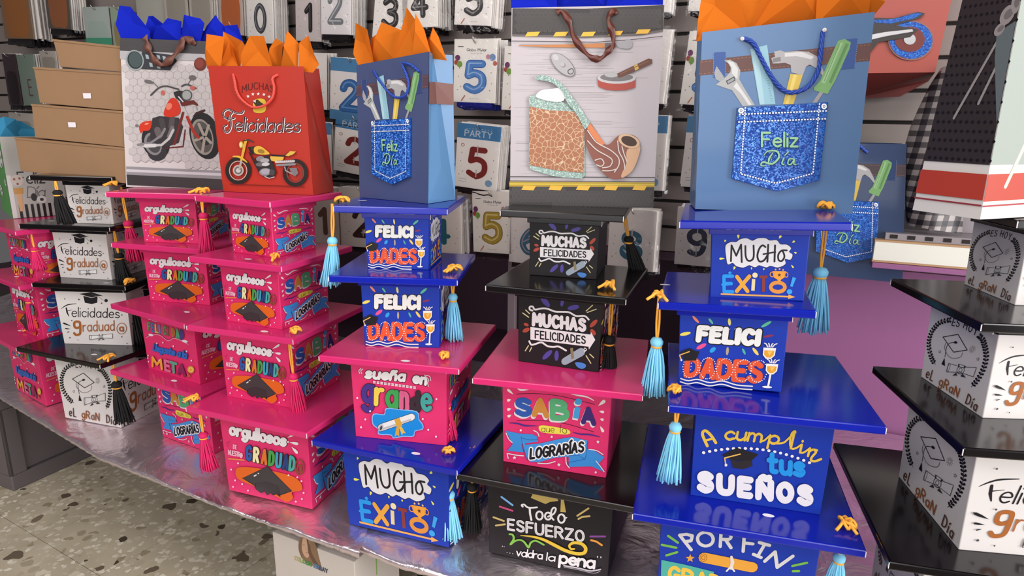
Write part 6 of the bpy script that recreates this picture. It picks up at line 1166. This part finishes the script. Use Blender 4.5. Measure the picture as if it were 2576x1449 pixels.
T = [
 ('blue5', (1143, 98), (1252, 98), (1140, 256), 8, 'light blue number 5 packet left of the pipe bag', FOILB), ('party5', (1152, 308), (1262, 320), (1150, 468), 7, 'dark red number 5 packet with blue PARTY header', None),
 ('gold5', (1187, 480), (1285, 483), (1182, 632), 4, 'gold foil number 5 packet above the dark panel', None), ('blue2', (832, 143), (935, 152), (833, 298), 7, 'blue foil number 2 packet beside the red gift bag', None),
 ('party2', (845, 286), (950, 304), (828, 424), 7, 'dark red number 2 packet with blue PARTY header, tilted', None), ('brown2', (850, 470), (965, 474), (847, 616), 6, 'dark brown stencil number 2 packet under the PARTY 2 packet', None),
 ('brown1', (765, 468), (849, 474), (762, 606), 3, 'brown number 1 packet behind the small pink boxes', None), ('teal4', (1052, 500), (1160, 506), (1050, 630), 6, 'teal stencil number 4 packet behind the small denim bag', None),
 ('mix6', (1284, 512), (1395, 522), (1281, 658), 3, 'half hidden number 6 packet right of the gold 5', None), ('teal8', (1535, 523), (1655, 532), (1523, 672), 6, 'teal stencil number 8 packet right of the top black box', None),
 ('navy9', (1705, 520), (1815, 526), (1698, 664), 6, 'navy stencil number 9 packet left of the top right blue box', None), ('black5', (1150, -90), (1245, -90), (1148, 62), 8, 'black foil number 5 packet at the top edge', None),
 ('black4', (1008, -84), (1098, -94), (1030, 70), 8, 'black foil number 4 packet at the top edge, tilted', None), ('black3', (948, -70), (1032, -62), (932, 92), 7, 'black foil number 3 packet above the small denim bag', None),
 ('silver2', (803, -78), (882, -80), (805, 86), 8, 'silver foil number 2 packet at the top edge', None), ('black1', (742, -45), (808, -45), (738, 102), 5, 'black number 1 packet above the red gift bag', None),
 ('black0', (618, -46), (684, -48), (617, 108), 8, 'dark grey foil number 0 packet above the red gift bag', None), ('orange8', (545, -70), (606, -72), (547, 88), 6, 'white and orange packet left of the number 0', None),
 ('white', (470, -70), (530, -72), (472, 76), 6, 'cream packet above the middle of the blue tissue', None), ('silverp', (335, -60), (405, -64), (342, 66), 7, 'shiny silver packet above the motorcycle gift bag', None),
 ('iris', (207, 18), (272, 16), (212, 124), 3, 'iridescent packet with green bottom above the cartons', None), ('goldgreen', (276, 18), (316, 16), (280, 124), 2, 'iridescent green and gold packet beside the blue tissue', None),
 ('darkorange', (105, -90), (165, -90), (112, 70), 8, 'dark grey and orange foil packet at the top left', None), ('bronze', (-12, -80), (62, -84), (-6, 94), 8, 'bronze foil packet at the top left corner', None),
 ('greengrey', (40, 138), (84, 136), (50, 264), 4, 'grey green packet with a letter E beside the cartons', None), ('darkp', (4, 136), (38, 136), (12, 262), 3, 'dark purple packet left of the letter E packet', None), ('white', (98, 128), (140, 128), (102, 172), 2, 'pale dotted packet behind the top carton', None),
 ('white', (20, 282), (82, 286), (24, 340), 2, 'pinkish packet behind the sky blue tissue paper', None),
 ('plain', (1590, 72), (1692, 74), (1580, 256), 4, 'upper pale packet right of the pipe gift bag', None), ('plainparty', (1570, 290), (1682, 292), (1560, 474), 4, 'blue headed packet right of the pipe gift bag', None),
 ('plain', (1612, -100), (1702, -102), (1606, 30), 4, 'top edge packet right of the pipe bag tissue', None), ('blue5', (1735, 78), (1845, 82), (1712, 262), 6, 'upper balloon packet left of the large denim bag', None),
 ('plainparty', (1730, 292), (1840, 296), (1692, 466), 6, 'blue headed packet left of the large denim bag', None), ('plain', (1745, -90), (1840, -92), (1735, 28), 5, 'top edge packet left of the large denim bag', None),
 ('blue5', (1270, 115), (1375, 118), (1266, 276), 5, 'balloon packet peeking out left of the pipe bag', None), ('plain', (728, 130), (822, 134), (724, 268), 6, 'upper pale packet right of the red gift bag', None),
 ('plainparty', (740, 306), (832, 310), (735, 428), 5, 'blue headed packet right of the red gift bag', None), ('white', (405, -66), (466, -70), (410, 70), 5, 'grey packet between the silver and cream packets', None),
]
for kind, TL, TR, BL, n, lab, fo_ in T: packet(kind, TL, TR, BL, n, lab, foil_=fo_)
